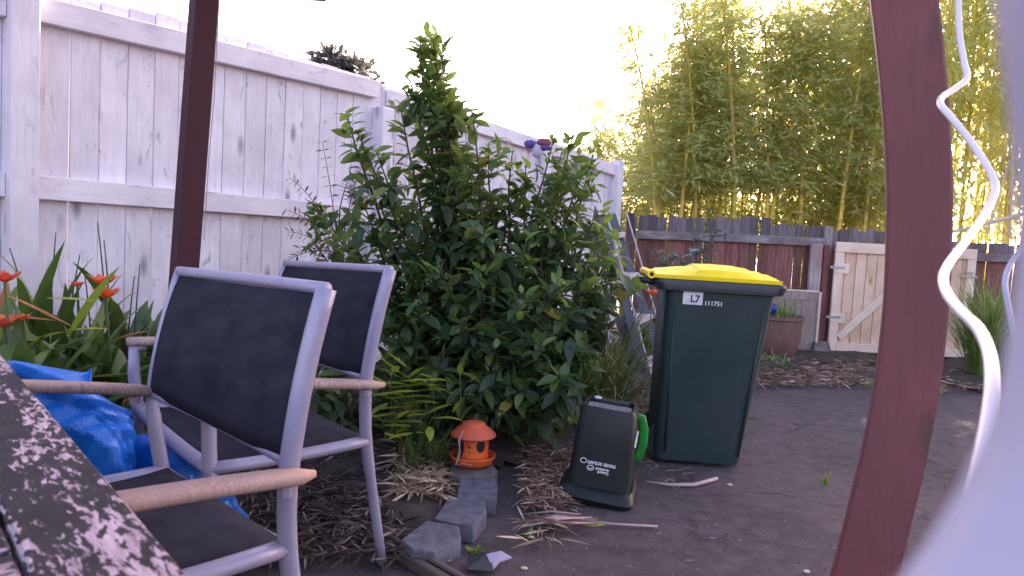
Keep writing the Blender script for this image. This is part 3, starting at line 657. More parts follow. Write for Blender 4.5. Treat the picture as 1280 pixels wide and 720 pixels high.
# dark red feathery plant by the shrub
off = P(415, 330, 3.35); off.z = 0
fr = thing('feathery_plant', 'dark red plant with feathery arching fronds against the white fence left of the shrub', 'plant', off)
fronds = [((425, 330), (403, 178)), ((420, 300), (362, 222)), ((425, 320), (358, 262)), ((425, 330), (362, 290)), ((430, 290), (452, 208)), ((430, 320), (360, 325)), ((425, 260), (440, 222)), ((430, 310), (456, 250)), ((430, 335), (375, 310))]
fp = []; fd = []
for (u0, v0), (u1, v1) in fronds:
    a, b_ = P(u0, v0, 3.3) - off, P(u1, v1, 3.3) - off; c_ = a.lerp(b_, .5) + Vector((0, 0, .07)); pts = [(a * (1 - t) + c_ * t) * (1 - t) + (c_ * (1 - t) + b_ * t) * t for t in [k / 12 for k in range(13)]]
    put('stem', MB().tube([Vector((0, 0, .0)), a * .6, *pts], [.006, .005] + [.0035 * (1 - .6 * k / 12) for k in range(13)], 4), M['redfrond'], fr, smooth=True)
    for k in range(2, 13):
        d = (pts[k] - pts[k - 1]).normalized(); s_ = d.cross(Vector((0, 1, 0)))
        for sg in (-1, 1):
            fp.append(tuple(pts[k])); fd.append(tuple(s_ * sg * .8 + d * .5 + Vector((0, random.uniform(-.3, .3), -.4))))
fp = np.array(fp); fd = np.array(fd)
link('leaflets', scatter_mesh('leaflets', leaf_tpl(.036, .011, 2), fp, rotmats(fd, rng.normal(size=len(fp)) * .5), rng.uniform(.7, 1.2, len(fp)), M['redfrond']), fr)['kind'] = 'stuff'

# low yellow-green leaves by the chair
p = P(500, 540, 2.9); lp = thing('low_leafy_plant', 'low plant with yellow-green leaves under the shrub beside the far chair', 'plant', (p.x, p.y, 0))
for (u, v, L) in [(532, 470, .17), (520, 478, .2), (542, 483, .16), (512, 492, .2), (530, 497, .18), (500, 505, .18), (518, 512, .15), (526, 520, .13), (493, 488, .16), (508, 525, .15), (490, 515, .14)]:
    b_ = P(u - 30, v + 6, 2.75) - lp.location; a = random.uniform(-.5, .2)
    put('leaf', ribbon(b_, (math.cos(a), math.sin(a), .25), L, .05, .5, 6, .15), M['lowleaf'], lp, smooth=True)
    if False: put('stem', MB().tube([(0, 0, 0), (b_.x * .6, b_.y * .6, b_.z * .6), b_], .003, 4), M['grass'], lp, smooth=True)
for q in range(34):
    u, v = random.uniform(478, 545), random.uniform(458, 545); a = random.uniform(-3.1, .4)
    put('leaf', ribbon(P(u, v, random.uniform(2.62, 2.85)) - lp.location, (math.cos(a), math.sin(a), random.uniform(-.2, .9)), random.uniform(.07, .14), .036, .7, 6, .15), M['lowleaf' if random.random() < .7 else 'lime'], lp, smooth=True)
for q in range(7):
    put('stem', MB().tube([(random.uniform(-.05, .05), 0, 0), P(490 + q * 9, 520, 2.78) - lp.location, P(486 + q * 9, 475 + (q % 3) * 12, 2.75) - lp.location], .003, 4), M['grass'], lp, smooth=True)
p = P(575, 560, 2.8); lp = thing('seedling', 'small bright green seedling between the feeder and the yellow-green leaves', 'plant', (p.x, p.y, 0))
for (u, v, dx, dz) in [(575, 468, 0, .9), (568, 480, -.5, .5), (582, 478, .6, .4), (571, 492, -.6, .2), (580, 492, .5, .1), (574, 502, -.2, -.3)]:
    put('leaf', ribbon(P(u, v, 2.72) - lp.location, (dx, -.3, dz), .055, .026, .3, 5, .2), M['lime'], lp, smooth=True)
put('stem', MB().tube([(0, 0, 0), P(576, 515, 2.74) - lp.location, P(575, 468, 2.72) - lp.location], .003, 5), M['grass'], lp, smooth=True)

def tuft(name, label, cat, loc, n, L, W, mat, seed, el=(.7, 1.5), bend=(.6, 2.2), rad=.06, az=None, kind=False):
    rs = random.Random(seed); mb = MB()
    for i in range(n):
        a = rs.uniform(*az) if az else rs.uniform(0, 6.283); e = rs.uniform(*el)
        rb = ribbon((rs.uniform(-rad, rad), rs.uniform(-rad, rad), 0), (math.cos(a) * math.cos(e), math.sin(a) * math.cos(e), math.sin(e)), L * rs.uniform(.5, 1.1), W, rs.uniform(*bend), 5, .2)
        mb.add(rb.v, rb.f)
    o = put(name, mb, M[mat], smooth=True); o.location = loc; tag(o, label, cat); return o
def gp(u, v): q = G(u, v); return (q.x, q.y, .0)
tuft('grass_tuft', 'green grassy tuft growing out of the straw left of the orange feeder', 'grass tuft', P(532, 585, 2.75), 70, .24, .008, 'grass', 1)
tuft('tussock', 'tall arching green tussock grass at the right end of the pale gate', 'grass', gp(1232, 475), 620, 1.02, .010, 'tussock', 2, (1.0, 1.56), (.5, 2.0), .12)
tuft('strappy_tussock', 'dull grey-green drooping strappy clump between the shrub and the wheelie bin', 'plant', gp(752, 520), 260, .85, .013, 'greygrass', 3, (.35, 1.3), (.9, 2.2), .10)
tuft('weed', 'small green weed on the asphalt in front of the gate left of the near post', 'weed', gp(1089, 484), 26, .09, .01, 'lime', 4)
tuft('weed', 'small green weed on the asphalt right of the near post', 'weed', gp(1168, 492), 26, .09, .01, 'lime', 5)
tuft('weed', 'tiny upright weed alone in the middle of the right-hand asphalt', 'weed', gp(1030, 606), 16, .07, .006, 'lime', 6, (1.1, 1.5), (.2, .6), .012)
tuft('weed', 'small green weed at the foot of the terracotta pot', 'weed', gp(968, 458), 60, .2, .012, 'tussock', 7, (.5, 1.4), (.5, 1.8), .12)
tuft('weed', 'dull brownish green weed clump on the bark litter by the bin', 'weed', gp(975, 468), 60, .16, .01, 'greygrass', 8, (.5, 1.4), (.5, 1.8), .10)
tuft('weed', 'tiny clover-like weed beside the bundle of dry leaves', 'weed', gp(662, 672), 20, .035, .012, 'lime', 9, (.3, 1.2), (.5, 1.5), .02)
tuft('weed', 'tiny green weed beside the front edging block', 'weed', gp(592, 690), 16, .035, .01, 'lime', 10, (.3, 1.2), (.5, 1.5), .015)
tuft('weed', 'small pale weed in the bark litter behind the front edging block', 'weed', gp(516, 655), 14, .05, .012, 'greygrass', 12, (.2, .9), (.5, 1.5), .015)
tuft('grass_strip', 'strip of short green grass along the foot of the gate', 'grass', gp(1092, 455), 150, .07, .007, 'grass', 11, (.5, 1.4), (.5, 1.5), .35)

# silvery plants in front of the brown fence
def silver(label, u, vb, Y, stems, seed):
    rs = np.random.default_rng(seed); b_ = P(u, vb, Y); b_.z = 0; o = thing('silver_leaved_plant', label, 'plant', b_); pp = []; dd = []
    for (ut, vt) in stems:
        e = P(ut, vt, Y) - b_; m_ = e * .5 + Vector((rs.normal() * .04, rs.normal() * .04, .05)); put('stem', MB().tube([(0, 0, 0), m_, e], [.008, .006, .003], 5), M['bark'], o, smooth=True)
        for i in range(34):
            t = .45 + .55 * rs.random() ** .7; q = (m_ * (1 - t) * 2 * t + e * t * t); a = rs.random() * 6.283
            pp.append(tuple(q)); dd.append((math.cos(a), math.sin(a), rs.uniform(-.2, .9)))
    pp = np.array(pp); link('foliage', scatter_mesh('foliage', leaf_tpl(.10, .026, 3), pp, rotmats(np.array(dd), rs.normal(size=len(pp)) * .5), rs.uniform(.6, 1.2, len(pp)), M['silver_leaf']), o)['kind'] = 'stuff'
silver('tall thin silvery plant rising above the brown fence behind the wheelie bin', 868, 420, 6.7, [(886, 262), (870, 275), (896, 285), (880, 300), (865, 295)], 3)
silver('low silvery leaved plant with rosettes behind the left end of the yellow lid', 842, 420, 6.2, [(822, 314), (838, 322), (850, 318), (862, 312), (832, 330)], 4)
tuft('leafy_weed', 'narrow leafy plant standing between the ladder and the wheelie bin', 'plant', gp(812, 470), 60, .62, .022, 'strap', 21, (.9, 1.5), (.3, 1.2), .05)
tuft('yucca', 'spiky dark green plant in the corner by the end of the white fence', 'plant', P(788, 360, 5.6) - Vector((0, 0, .75)), 60, .75, .03, 'strap', 22, (.3, 1.5), (.2, .9), .05)

# ================================================================== LITTER, EDGING
def litter(name, label, polypts, n, mat, seed, zoff=.03, L=(.02, .09), W=.006):
    rs = random.Random(seed); pos = []; dr = []; sc = []
    while len(pos) < n:
        u = rs.uniform(polypts[0], polypts[2]); v = rs.uniform(polypts[1], polypts[3]); q = G(u, v, zoff); a = rs.uniform(0, 6.283)
        pos.append((q.x, q.y, zoff + rs.uniform(0, .025))); dr.append((math.cos(a), math.sin(a), rs.uniform(-.25, .3))); sc.append(rs.uniform(*L))
    tp = leaf_tpl(1, W / .05, 3, .5, .1); pos = np.array(pos)
    o = link(name, scatter_mesh(name, tp, pos, rotmats(np.array(dr), np.array([rs.uniform(-1, 1) for _ in sc])), np.array(sc), M[mat])); o['kind'] = 'stuff'; o['label'] = label; o['category'] = 'litter'; return o
litter('bark_mulch', 'dark bark and twig mulch covering the garden bed around the chair leg', (300, 560, 498, 700), 3000, 'mulch', 1)
litter('bark_mulch', 'pale reddish bark litter along the foot of the brown fence by the pot', (930, 448, 1085, 482), 2300, 'litter_red', 2, .03, (.03, .13), .004)
litter('bark_mulch', 'pale bark chips at the foot of the tussock grass right of the near post', (1130, 462, 1260, 490), 900, 'litter_red', 3, .02, (.03, .10), .006)
litter('dry_straw', 'bright dry straw and leaves beside the orange feeder', (492, 556, 556, 622), 700, 'straw', 4, .05, (.03, .13), .005)
litter('dry_leaf_litter', 'brown dry leaves piled against the left side of the upturned caddy', (655, 560, 712, 636), 1300, 'litter_red', 5, .03, (.02, .08), .005)
litter('twig_litter', 'thin scattered straw bits on the open asphalt', (560, 600, 1180, 720), 190, 'litter_red', 6, .004, (.01, .035), .004)
litter('twig_litter', 'loose straw and twigs on the ground by the base of the wheelie bin', (800, 575, 870, 610), 50, 'straw', 7, .004, (.02, .06), .004)
litter('bark_mulch', 'brown litter under the strappy clump beside the ladder', (735, 440, 830, 520), 700, 'litter_red', 8, .03, (.03, .09), .007)
litter('dry_straw', 'pale twisted dry leaf bits on the asphalt under the leaf bundle', (652, 648, 705, 684), 70, 'straw', 9, .01, (.05, .11), .004)
litter('grit', 'fine loose grit and crumbs scattered over the asphalt', (420, 480, 1240, 720), 1500, 'mulch', 14, .002, (.004, .012), .02)
litter('grit', 'pale fine grit scattered over the near asphalt', (560, 560, 1200, 720), 420, 'litter_red', 15, .002, (.003, .009), .02)
# small pebbles
for (u, v, lb) in [(655, 712, 'white pebble by the torn plastic scrap'), (664, 673, 'white chip near the clover-like weed'), (1008, 716, 'white pebble on the asphalt near the foot of the near post'), (912, 607, 'small white pebble right of the pale curved stick')]:
    q = G(u, v); mb = MB().lathe([(.002, 0), (.008, .002), (.010, .006), (.006, .010), (.001, .011)], 9); o = put('pebble', mb, M['cream'], smooth=True); o.location = q; o.scale = (1.2, .8, .8); tag(o, lb, 'pebble')

# timber edging
a, b_ = G(352, 606, .03), G(578, 730, .03); a.z = b_.z = .018
te = thing('timber_edging', 'rotten timber edging boards lying between the asphalt and the garden bed', 'edging', a)
d = (b_ - a); side = Vector((0, 0, 1)).cross(d).normalized()
for k, (o0, w, h, mt) in enumerate([(-.012, .03, .034, 'timber_edge'), (.022, .022, .042, 'timber_edge')]):
    put('board', MB().board(h, w, 0, d.length, .004, nseg=6, bow=.006), M[mt], te, frame(side * o0, d, Vector((0, 0, 1))))

# edging blocks
def block(top, h, label, mat='block'):
    p = [G(u, v, h) for u, v in top]; c = sum(p, Vector()) / len(p); c.z = 0; q = [x_ - c for x_ in p]
    def sc(k, z): return [(x_.x * k, x_.y * k, z) for x_ in q]
    mb = MB().prism([sc(1.02, -.0), sc(1.03, h * .5), sc(1.01, h - .006), sc(.985, h)])
    o = put('edging_block', mb, M[mat]); o.location = c; tag(o, label, 'paving block', 'concrete edging blocks in front of the shrub')
    bv = o.modifiers.new('bevel', 'BEVEL'); bv.width = .004; bv.segments = 2; return o
block([(501, 674), (534, 650), (574, 657), (576, 674), (543, 690), (516, 687)], .06, 'frontmost grey concrete edging block with brown crumbling side', 'block')
block([(543, 647), (562, 620), (606, 624), (608, 639), (592, 657), (551, 651)], .06, 'second grey concrete edging block counted from the front')
block([(571, 621), (575, 594), (615, 592), (622, 605), (620, 622)], .065, 'third concrete edging block from the front, just below the feeder block')
block([(560, 592), (567, 576), (612, 574), (622, 588), (616, 594), (574, 595)], .075, 'rearmost concrete block carrying the orange feeder', 'block_brown')

# feeder ------------------------------------------------------------------
fc = G(590, 580, .077); fd_ = thing('bird_feeder', 'round orange plastic bird feeder with domed roof standing on the rear block', 'bird feeder', fc)
sC = fc.y / FPX
def hh(px): return px * sC
put('tray', MB().lathe([(hh(18), 0), (hh(24), hh(3)), (hh(28), hh(13)), (hh(29.5), hh(14)), (hh(29.5), hh(12)), (hh(27), hh(9)), (hh(26), hh(4)), (hh(18), hh(2.5)), (.001, hh(2.5))], 36), M['orange'], fd_, smooth=True)
autosmooth(put('chamber', MB().lathe([(hh(20), hh(2)), (hh(21), hh(4)), (hh(20), hh(10)), (hh(20), hh(40))], 32), M['orange'], fd_), 50)
put('roof', MB().lathe([(hh(19), hh(40)), (hh(28), hh(37)), (hh(29), hh(38.5)), (hh(28.5), hh(40)), (hh(23), hh(45)), (hh(17), hh(49.5)), (hh(15.5), hh(50)), (hh(14.5), hh(53.5)), (hh(8), hh(55)), (.001, hh(55.5))], 36), M['orange_roof'], fd_, smooth=True)
def hole(ang, z, rx, rz_, r0=20.4):
    mb = MB(); ring = []
    for k in range(14):
        t = k * 6.283 / 14; a = ang + hh(rx) * math.cos(t) / hh(r0); ring.append((hh(r0) * math.cos(a), hh(r0) * math.sin(a), z + hh(rz_) * math.sin(t)))
    inn = [(x_ * .97, y_ * .97, z_) for x_, y_, z_ in ring]; mb.prism([inn, ring]); put('opening', mb, M['dark_hole'], fd_)
hole(-1.0, hh(28), 6.5, 7.5); hole(-2.45, hh(26), 7, 14); hole(-1.75, hh(27), 1.6, 1.4); hole(-1.72, hh(21), 1.0, 1.0)
put('wire', MB().tube([(-hh(15), -hh(27), hh(38)), (-hh(16), -hh(24), hh(20)), (-hh(19), -hh(24), hh(5)), (-hh(10), -hh(27), hh(9)), (hh(2), -hh(27), hh(7))], hh(.7), 5), M['string'], fd_)
put('wire', MB().tube([(-hh(12), -hh(22), hh(48)), (-hh(17), -hh(30), hh(37)), (-hh(14), -hh(26), hh(22)), (-hh(17), -hh(26), hh(10))], hh(.6), 5), M['string'], fd_)

# ================================================================== WHEELIE BIN
bc = G(818, 583); yaw = -.10
bn = thing('wheelie_bin', 'large dark green wheelie bin with bright yellow lid', 'bin', (bc.x, bc.y + .03, 0), yaw)
PX = 3.12 / FPX; ZR = .80; bn.scale.z = 1.045
def rrect(x0, x1, y0, y1, r, z, n=5):
    out = []
    for cx, cy, a0 in ((x1 - r, y1 - r, 0), (x0 + r, y1 - r, 90), (x0 + r, y0 + r, 180), (x1 - r, y0 + r, 270)):
        for k in range(n + 1):
            a = math.radians(a0 + 90 * k / n); out.append((cx + r * math.cos(a), cy + r * math.sin(a), z))
    return out
WY0, WY1 = 0.0, .40     # near side at y=0 (bottom)
def bsec(z):
    f = z / .76; return rrect(.0 + .005 * f, .385 + .095 * f, .02 - .02 * f - .01 * f, .38 + .03 * f, .045, z)
autosmooth(put('body', MB().prism([rrect(.02, .37, .04, .36, .05, .012), bsec(.02), bsec(.05), bsec(.4), bsec(.72), bsec(.775)]), M['bin_green'], bn), 45)
autosmooth(put('rim', MB().prism([rrect(-.005, .485, -.014, .415, .04, .762), rrect(-.035, .510, -.035, .435, .045, .766), rrect(-.055, .525, -.040, .440, .045, .80), rrect(-.05, .517, -.034, .434, .04, .812), rrect(-.03, .50, -.01, .41, .03, .812)]), M['bin_rim'], bn), 35)
# lid: sections along x
prof = [(-.055, .012, .026), (-.03, .010, .04), (.02, .010, .046), (.07, .010, .055), (.12, .010, .060), (.155, .010, .064), (.165, .010, .078), (.26, .010, .082), (.36, .010, .078), (.44, .010, .066), (.455, .010, .054), (.50, .010, .052), (.505, .010, .042), (.555, .010, .036), (.568, .010, .024)]
mb = MB(); secs = []
for x_, zb_, zt_ in prof:
    x_ = (x_ + .055) * .885 - .055; zt_ = .02 + (zt_ - .02) * .74
    w0, w1 = -.03, .43; s_ = [(x_, w0, .804 + zb_), (x_, w0 - .004, .808 + zb_ + .012), (x_, w0 + .02, .804 + zt_ * .86), (x_, w0 + .06, .804 + zt_), (x_, .20, .804 + zt_ + .012), (x_, w1 - .06, .804 + zt_), (x_, w1 - .02, .804 + zt_ * .86), (x_, w1 + .004, .808 + zb_ + .012), (x_, w1, .804 + zb_)]
    secs.append(s_)
mb.prism(secs); lid = autosmooth(put('lid', mb, M['bin_yellow'], bn), 38)
put('hinge_barrel', MB().tube([(-.068, -.03, .828), (-.068, .43, .828)], .018, 16), M['bin_yellow'], bn, smooth=False)
put('hinge_pin', MB().tube([(-.068, -.033, .828), (-.068, .433, .828)], .009, 12), M['rubber'], bn)
put('handle', MB().tube([(-.03, .05, .79), (-.095, .055, .80), (-.10, .20, .80), (-.095, .345, .80), (-.03, .35, .79)], .014, 8), M['bin_rim'], bn, smooth=True)
for yy in (.03, .31):
    w = put('wheel', MB().tube([(.045, yy + .022, .085), (.045, yy + .026, .085), (.045, yy + .05, .085), (.045, yy + .054, .085)], [.075, .085, .085, .075], 28), M['rubber'], bn)
    put('hub', MB().tube([(.045, yy + .018, .085), (.045, yy + .056, .085)], [.03, .03], 16), M['rubber'], w)
put('axle', MB().tube([(.045, .06, .085), (.045, .34, .085)], .01, 8), M['galv'], bn)
put('side_rib', MB().tube([(.05, .012, .06), (.045, -.004, .70)], .006, 6), M['bin_green'], bn, smooth=True); put('side_rib', MB().tube([(.375, .014, .06), (.435, -.004, .70)], .006, 6), M['bin_green'], bn, smooth=True)
# sticker and number on the near side, a plane through (z=.02,y=.02) and (z=.76,y=-.01)
def text_mesh(txt, size, mat, bold=0.0):
    cu = bpy.data.curves.new('t', 'FONT'); cu.body = txt; cu.size = size; cu.extrude = .0004; cu.offset = bold; cu.resolution_u = 2
    ob = bpy.data.objects.new('t', cu); COL.objects.link(ob); dg = bpy.context.evaluated_depsgraph_get(); me = bpy.data.meshes.new_from_object(ob.evaluated_get(dg)); bpy.data.objects.remove(ob)
    me.materials.clear(); me.materials.append(mat); return me
bm_ = bn.matrix_basis if False else (Matrix.Translation(bn.location) @ Matrix.Rotation(yaw, 4, 'Z') @ Matrix.Diagonal((1, 1, 1.045, 1)))
def side_z(z): return .02 - .03 * z / .76
tilt = math.atan2(.03, .76)
def side_m(x_, z, lift): return T(x_, side_z(z) - lift, z) @ Matrix.Rotation(math.pi / 2 + tilt, 4, 'X')
def bin_local(u, v):
    inv = bm_.inverted(); o_ = inv @ CAMP; d_ = inv.to_3x3() @ ray(u, v); t_ = (-.008 - o_.y) / d_.y; return o_ + d_ * t_
l0, l1 = bin_local(853, 380), bin_local(879, 364.5)
stk = put('sticker', MB().box(l0.x, l1.x, -.004, .0, 0, l1.z - l0.z, .0008), M['sticker'], bn, T(0, side_z(l0.z) - .001, l0.z))
lt = text_mesh('L7', (l1.z - l0.z) * .72, M['black_ink'], .0012); link('lettering', lt, stk, T(l0.x + .032, -.0055, .012) @ Matrix.Rotation(math.pi / 2, 4, 'X'))
l2 = bin_local(880, 381.5); lt = text_mesh('111751', .027, M['white_ink'], .0004); link('lettering', lt, bn, side_m(l2.x, l2.z, .003))

# ================================================================== FOOD SCRAPS CADDY (upside down)
cc = G(752, 630); cy = -.24
cd = thing('food_scraps_caddy', 'small black food scraps bin standing upside down with a green handle', 'caddy', (cc.x + .0, cc.y + .10, 0), cy)
def csec(z): f = z / .34; w, dd_ = .118 - .016 * f, .115 - .022 * f; return rrect(-w, w, -dd_, dd_, .03, z)
autosmooth(put('body', MB().prism([csec(.045), csec(.2), csec(.33), rrect(-.094, .094, -.088, .088, .028, .345), rrect(-.086, .086, -.080, .080, .024, .345), rrect(-.082, .082, -.076, .076, .02, .325)]), M['caddy'], cd), 45)
put('base_panel', MB().prism([rrect(-.084, .084, -.078, .012, .015, .320), rrect(-.080, .080, -.074, .010, .013, .341)]), M['caddy_grey'], cd)
put('base_foot', MB().box(-.06, .065, .035, .07, .322, .347, .004), M['caddy'], cd); put('cap', MB().lathe([(.001, 0), (.014, 0), (.014, .006), (.001, .008)], 12, (-.055, .058, .345)), M['sticker'], cd)
autosmooth(put('lid', MB().prism([rrect(-.14, .13, -.14, .125, .04, .002), rrect(-.148, .138, -.148, .132, .045, .02), rrect(-.140, .132, -.140, .128, .045, .042), rrect(-.13, .125, -.12, .115, .04, .055)]), M['caddy'], cd), 40)
put('handle', MB().tube([(.105, .085, .12), (.126, .095, .14), (.134, .095, .19), (.131, .09, .25), (.116, .08, .295), (.095, .06, .305)], [.007, .009, .009, .009, .008, .006], 10, flat=2.2), M['green_handle'], cd, smooth=True)
put('label_tag', MB().box(-.014, .014, -.002, .002, -.03, .03, .0005), M['sticker'], cd, T(.113, -.055, .245) @ Matrix.Rotation(math.pi / 2 - .1, 4, 'Z') @ Matrix.Rotation(.35, 4, 'Y'))
cd.rotation_euler = (0, .07, cy); cd.location.z = .007; cd.scale = (1.04,) * 3
# lettering: rotated by 180 degrees because the caddy is upside down
tl_ = math.atan2(.022, .34)
def cad_m(x_, z): f = z / .34; return T(x_, -(.115 - .022 * f) - .0015, z) @ Matrix.Rotation(math.pi / 2 - tl_, 4, 'X') @ Matrix.Rotation(math.pi, 4, 'Z')
link('lettering', text_mesh('FOOD SCRAPS', .0155, M['white_ink'], .0006), cd, cad_m(.055, .150))
link('lettering', text_mesh('Auckland', .013, M['white_ink'], .0005), cd, cad_m(.034, .130)); link('lettering', text_mesh('Council', .013, M['white_ink'], .0005), cd, cad_m(.034, .119))
put('emblem', MB().tube([(.011 * math.cos(k * .5236), .009 * math.sin(k * .5236), 0) for k in range(13)], .0014, 5), M['white_ink'], cd, cad_m(-.062, .147))
put('emblem', MB().tube([(.012 * math.cos(k * .5236), .009 * math.sin(k * .5236), 0) for k in range(13)], .0016, 5), M['white_ink'], cd, cad_m(-.034, .125)); put('emblem', MB().tube([(-.008, 0, 0), (0, .004, 0), (.008, 0, 0)], .0012, 5), M['white_ink'], cd, cad_m(-.034, .125))

# ================================================================== CHAIRS
def quad_rows(c00, c01, c10, c11, sag, nrm, n=10):
    rows = []
    for i in range(n + 1):
        a = i / n; r = []
        for j in range(n + 1):
            b2 = j / n; p_ = (c00.lerp(c01, b2)).lerp(c10.lerp(c11, b2), a); r.append(p_ + nrm * sag * (4 * a * (1 - a)) ** .8)
        rows.append(r)
    return rows
def bez(a, c, b2, n=10): return [(a * (1 - t) + c * t) * (1 - t) + (c * (1 - t) + b2 * t) * t for t in [k / n for k in range(n + 1)]]
def make_chair(label, J, r=.019):
    org = (J['lRr'] + J['lLr'] + J['lRf'] + J['lLf']) / 4; org.z = 0; c = thing('patio_chair', label, 'chair', org, 0, 'silver framed patio chairs at the table')
    J = {k: Vector(v_) - org for k, v_ in J.items()}
    wv_ = (J['TR'] - J['TL']).normalized(); fwd = Vector((0, 0, 1)).cross(wv_).normalized()
    if fwd.dot(J['lRf'] - J['lRr']) < 0: fwd = -fwd
    for s_ in 'LR':
        top, bot, sr_, leg = J['T' + s_], J['B' + s_], J['s' + s_ + 'r'], J['l' + s_ + 'r']
        a = bez(top, (top + bot) / 2 + fwd * .014, bot, 8) + bez(bot, sr_ * .85 + bot * .15 + fwd * .01, leg.lerp(sr_, .72), 6)[1:] + [leg.lerp(sr_, .35), leg]
        put('upright', MB().tube(a, [r * (1.05 if s_ == 'R' else .62)] * 9 + [r] * 5 + [r * .85] * (len(a) - 14), 12, flat=.9), M['silver'], c, smooth=True)
        put('foot_cap', MB().tube([leg + Vector((0, 0, 0)), leg + Vector((0, 0, .02))], r * .95, 10), M['rubber'], c)
        fa, fs, fl = J['a' + s_ + 'f'], J['s' + s_ + 'f'], J['l' + s_ + 'f']
        fa2 = fa + Vector((0, 0, -.02)); put('front_leg', MB().tube([fa2 - fwd * .03, fa2 + fwd * .0, fa2.lerp(fs, .4) + fwd * .005, fs, fs.lerp(fl, .5), fl], [r * .8, r * .9, r * .95, r * .95, r * .9, r * .85], 12), M['silver'], c, smooth=True)
        put('side_rail', MB().tube(bez(sr_, (sr_ + fs) / 2 - Vector((0, 0, .012)), fs, 6), r, 12, flat=.85), M['silver'], c, smooth=True)
        ar_ = J['a' + s_ + 'r']; d = (fa - ar_); L = d.length; mb = MB(); secs = []
        for k in range(13):
            t = k / 12; p_ = ar_ + d * (t * 1.04) + Vector((0, 0, .004 * math.sin(math.pi * t))); wd = .030 * (min(1, math.sqrt(max(0, 1 - (1 - min(1, t / .12)) ** 2))) * .85 + .15) if t < .12 else .030 * (1 - .1 * (t - .12)); hd = .013 * (.5 + .5 * min(1, t / .1))
            if t > .93: wd *= .8
            sd_ = Vector((0, 0, 1)).cross(d.normalized()).normalized()
            secs.append([p_ + sd_ * wd * math.copysign(abs(math.cos(q)) ** .7, math.cos(q)) + Vector((0, 0, 1)) * hd * math.copysign(abs(math.sin(q)) ** .8, math.sin(q)) for q in [2 * math.pi * (i + .5) / 12 for i in range(12)]])
        mb.prism(secs); put('armrest', mb, M['arm_wood'], c, smooth=True)
        put('arm_bracket', MB().tube([ar_ + d * .13 + Vector((0, 0, -.03)), ar_ + d * .13 + Vector((0, 0, -.012))], r * .7, 8), M['silver'], c)
    def bar(a, b2, rad, name, lift=None):
        m_ = (a + b2) / 2 + (lift or Vector()); put(name, MB().tube(bez(a, m_, b2, 8), rad, 10), M['silver'], c, smooth=True)
    bar(J['TL'], J['TR'], .012, 'top_rail', -fwd * .02); bar(J['BL'], J['BR'], .010, 'back_lower_rail', -fwd * .02)
    bar(J['sLf'], J['sRf'], r * .95, 'front_rail', Vector((0, 0, -.015))); bar(J['sLr'], J['sRr'], .010, 'seat_rear_rail', Vector((0, 0, -.01)))
    dn = Vector((0, 0, -.012))
    mb = MB().grid(quad_rows(J['TL'] + dn + wv_ * .010, J['TR'] + dn - wv_ * .010, J['BL'] + wv_ * .010, J['BR'] - wv_ * .010, .012, fwd)); bk = put('backrest', mb, M['sling'], c, smooth=True)
    mb = MB().grid(quad_rows(J['sLr'] + Vector((0, 0, .006)), J['sRr'] + Vector((0, 0, .006)), J['sLf'], J['sRf'], .012, Vector((0, 0, -1)))); st_ = put('seat', mb, M['sling'], c, smooth=True)
    for o_ in (bk, st_):
        so = o_.modifiers.new('thick', 'SOLIDIFY'); so.thickness = .004
    # pale piping along the sling sides
    for s_ in 'LR':
        a, b2 = J['T' + s_] + dn, J['B' + s_]; inn = (J['TR'] - J['TL']).normalized() * (-.018 if s_ == 'R' else .018)
        put('piping', MB().tube(bez(a + inn, (a + b2) / 2 + fwd * .014 + inn, b2 + inn, 8), .0045, 6), M['silver'], c, smooth=True)
    return c
near = dict(TL=P(224, 339, 1.663), TR=P(408, 361, 1.222), BL=P(188, 492, 1.62), BR=P(362, 579, 1.184), aRr=P(394, 592, 1.19), aLr=P(200, 489, 1.64), aRf=P(20, 652, .86), aLf=P(-90, 482, 1.30),
            sRr=P(358, 684, 1.19), sLr=P(207, 588, 1.62), sRf=P(-15, 790, .877), sLf=P(-98, 640, 1.317), lRr=Vector((-.315, 1.24, 0)), lLr=Vector((-.775, 1.68, 0)), lRf=Vector((-.654, .881, 0)), lLf=Vector((-1.116, 1.322, 0)))
far = dict(TL=P(357, 329, 2.418), TR=P(488, 337, 1.948), BL=P(330, 430, 2.38), BR=P(458, 473, 1.913), aRr=P(481, 481, 1.93), aLr=P(352, 428, 2.41), aRf=P(265, 482, 1.629), aLf=P(168, 427, 2.09),
           sRr=P(457, 551, 1.92), sLr=P(334, 491, 2.39), sRf=P(262, 586, 1.625), sLf=P(172, 510, 2.09), lRr=G(478, 708), lLr=Vector((-.761, 2.437, 0)), lRf=Vector((-.690, 1.635, 0)), lLf=Vector((-1.10, 2.10, 0)))
make_chair('nearest silver framed patio chair with dark sling and wooden arms, pulled up to the table', near, .0185)
make_chair('farther silver framed patio chair with dark sling partly hidden behind the nearer chair', far, .0185)

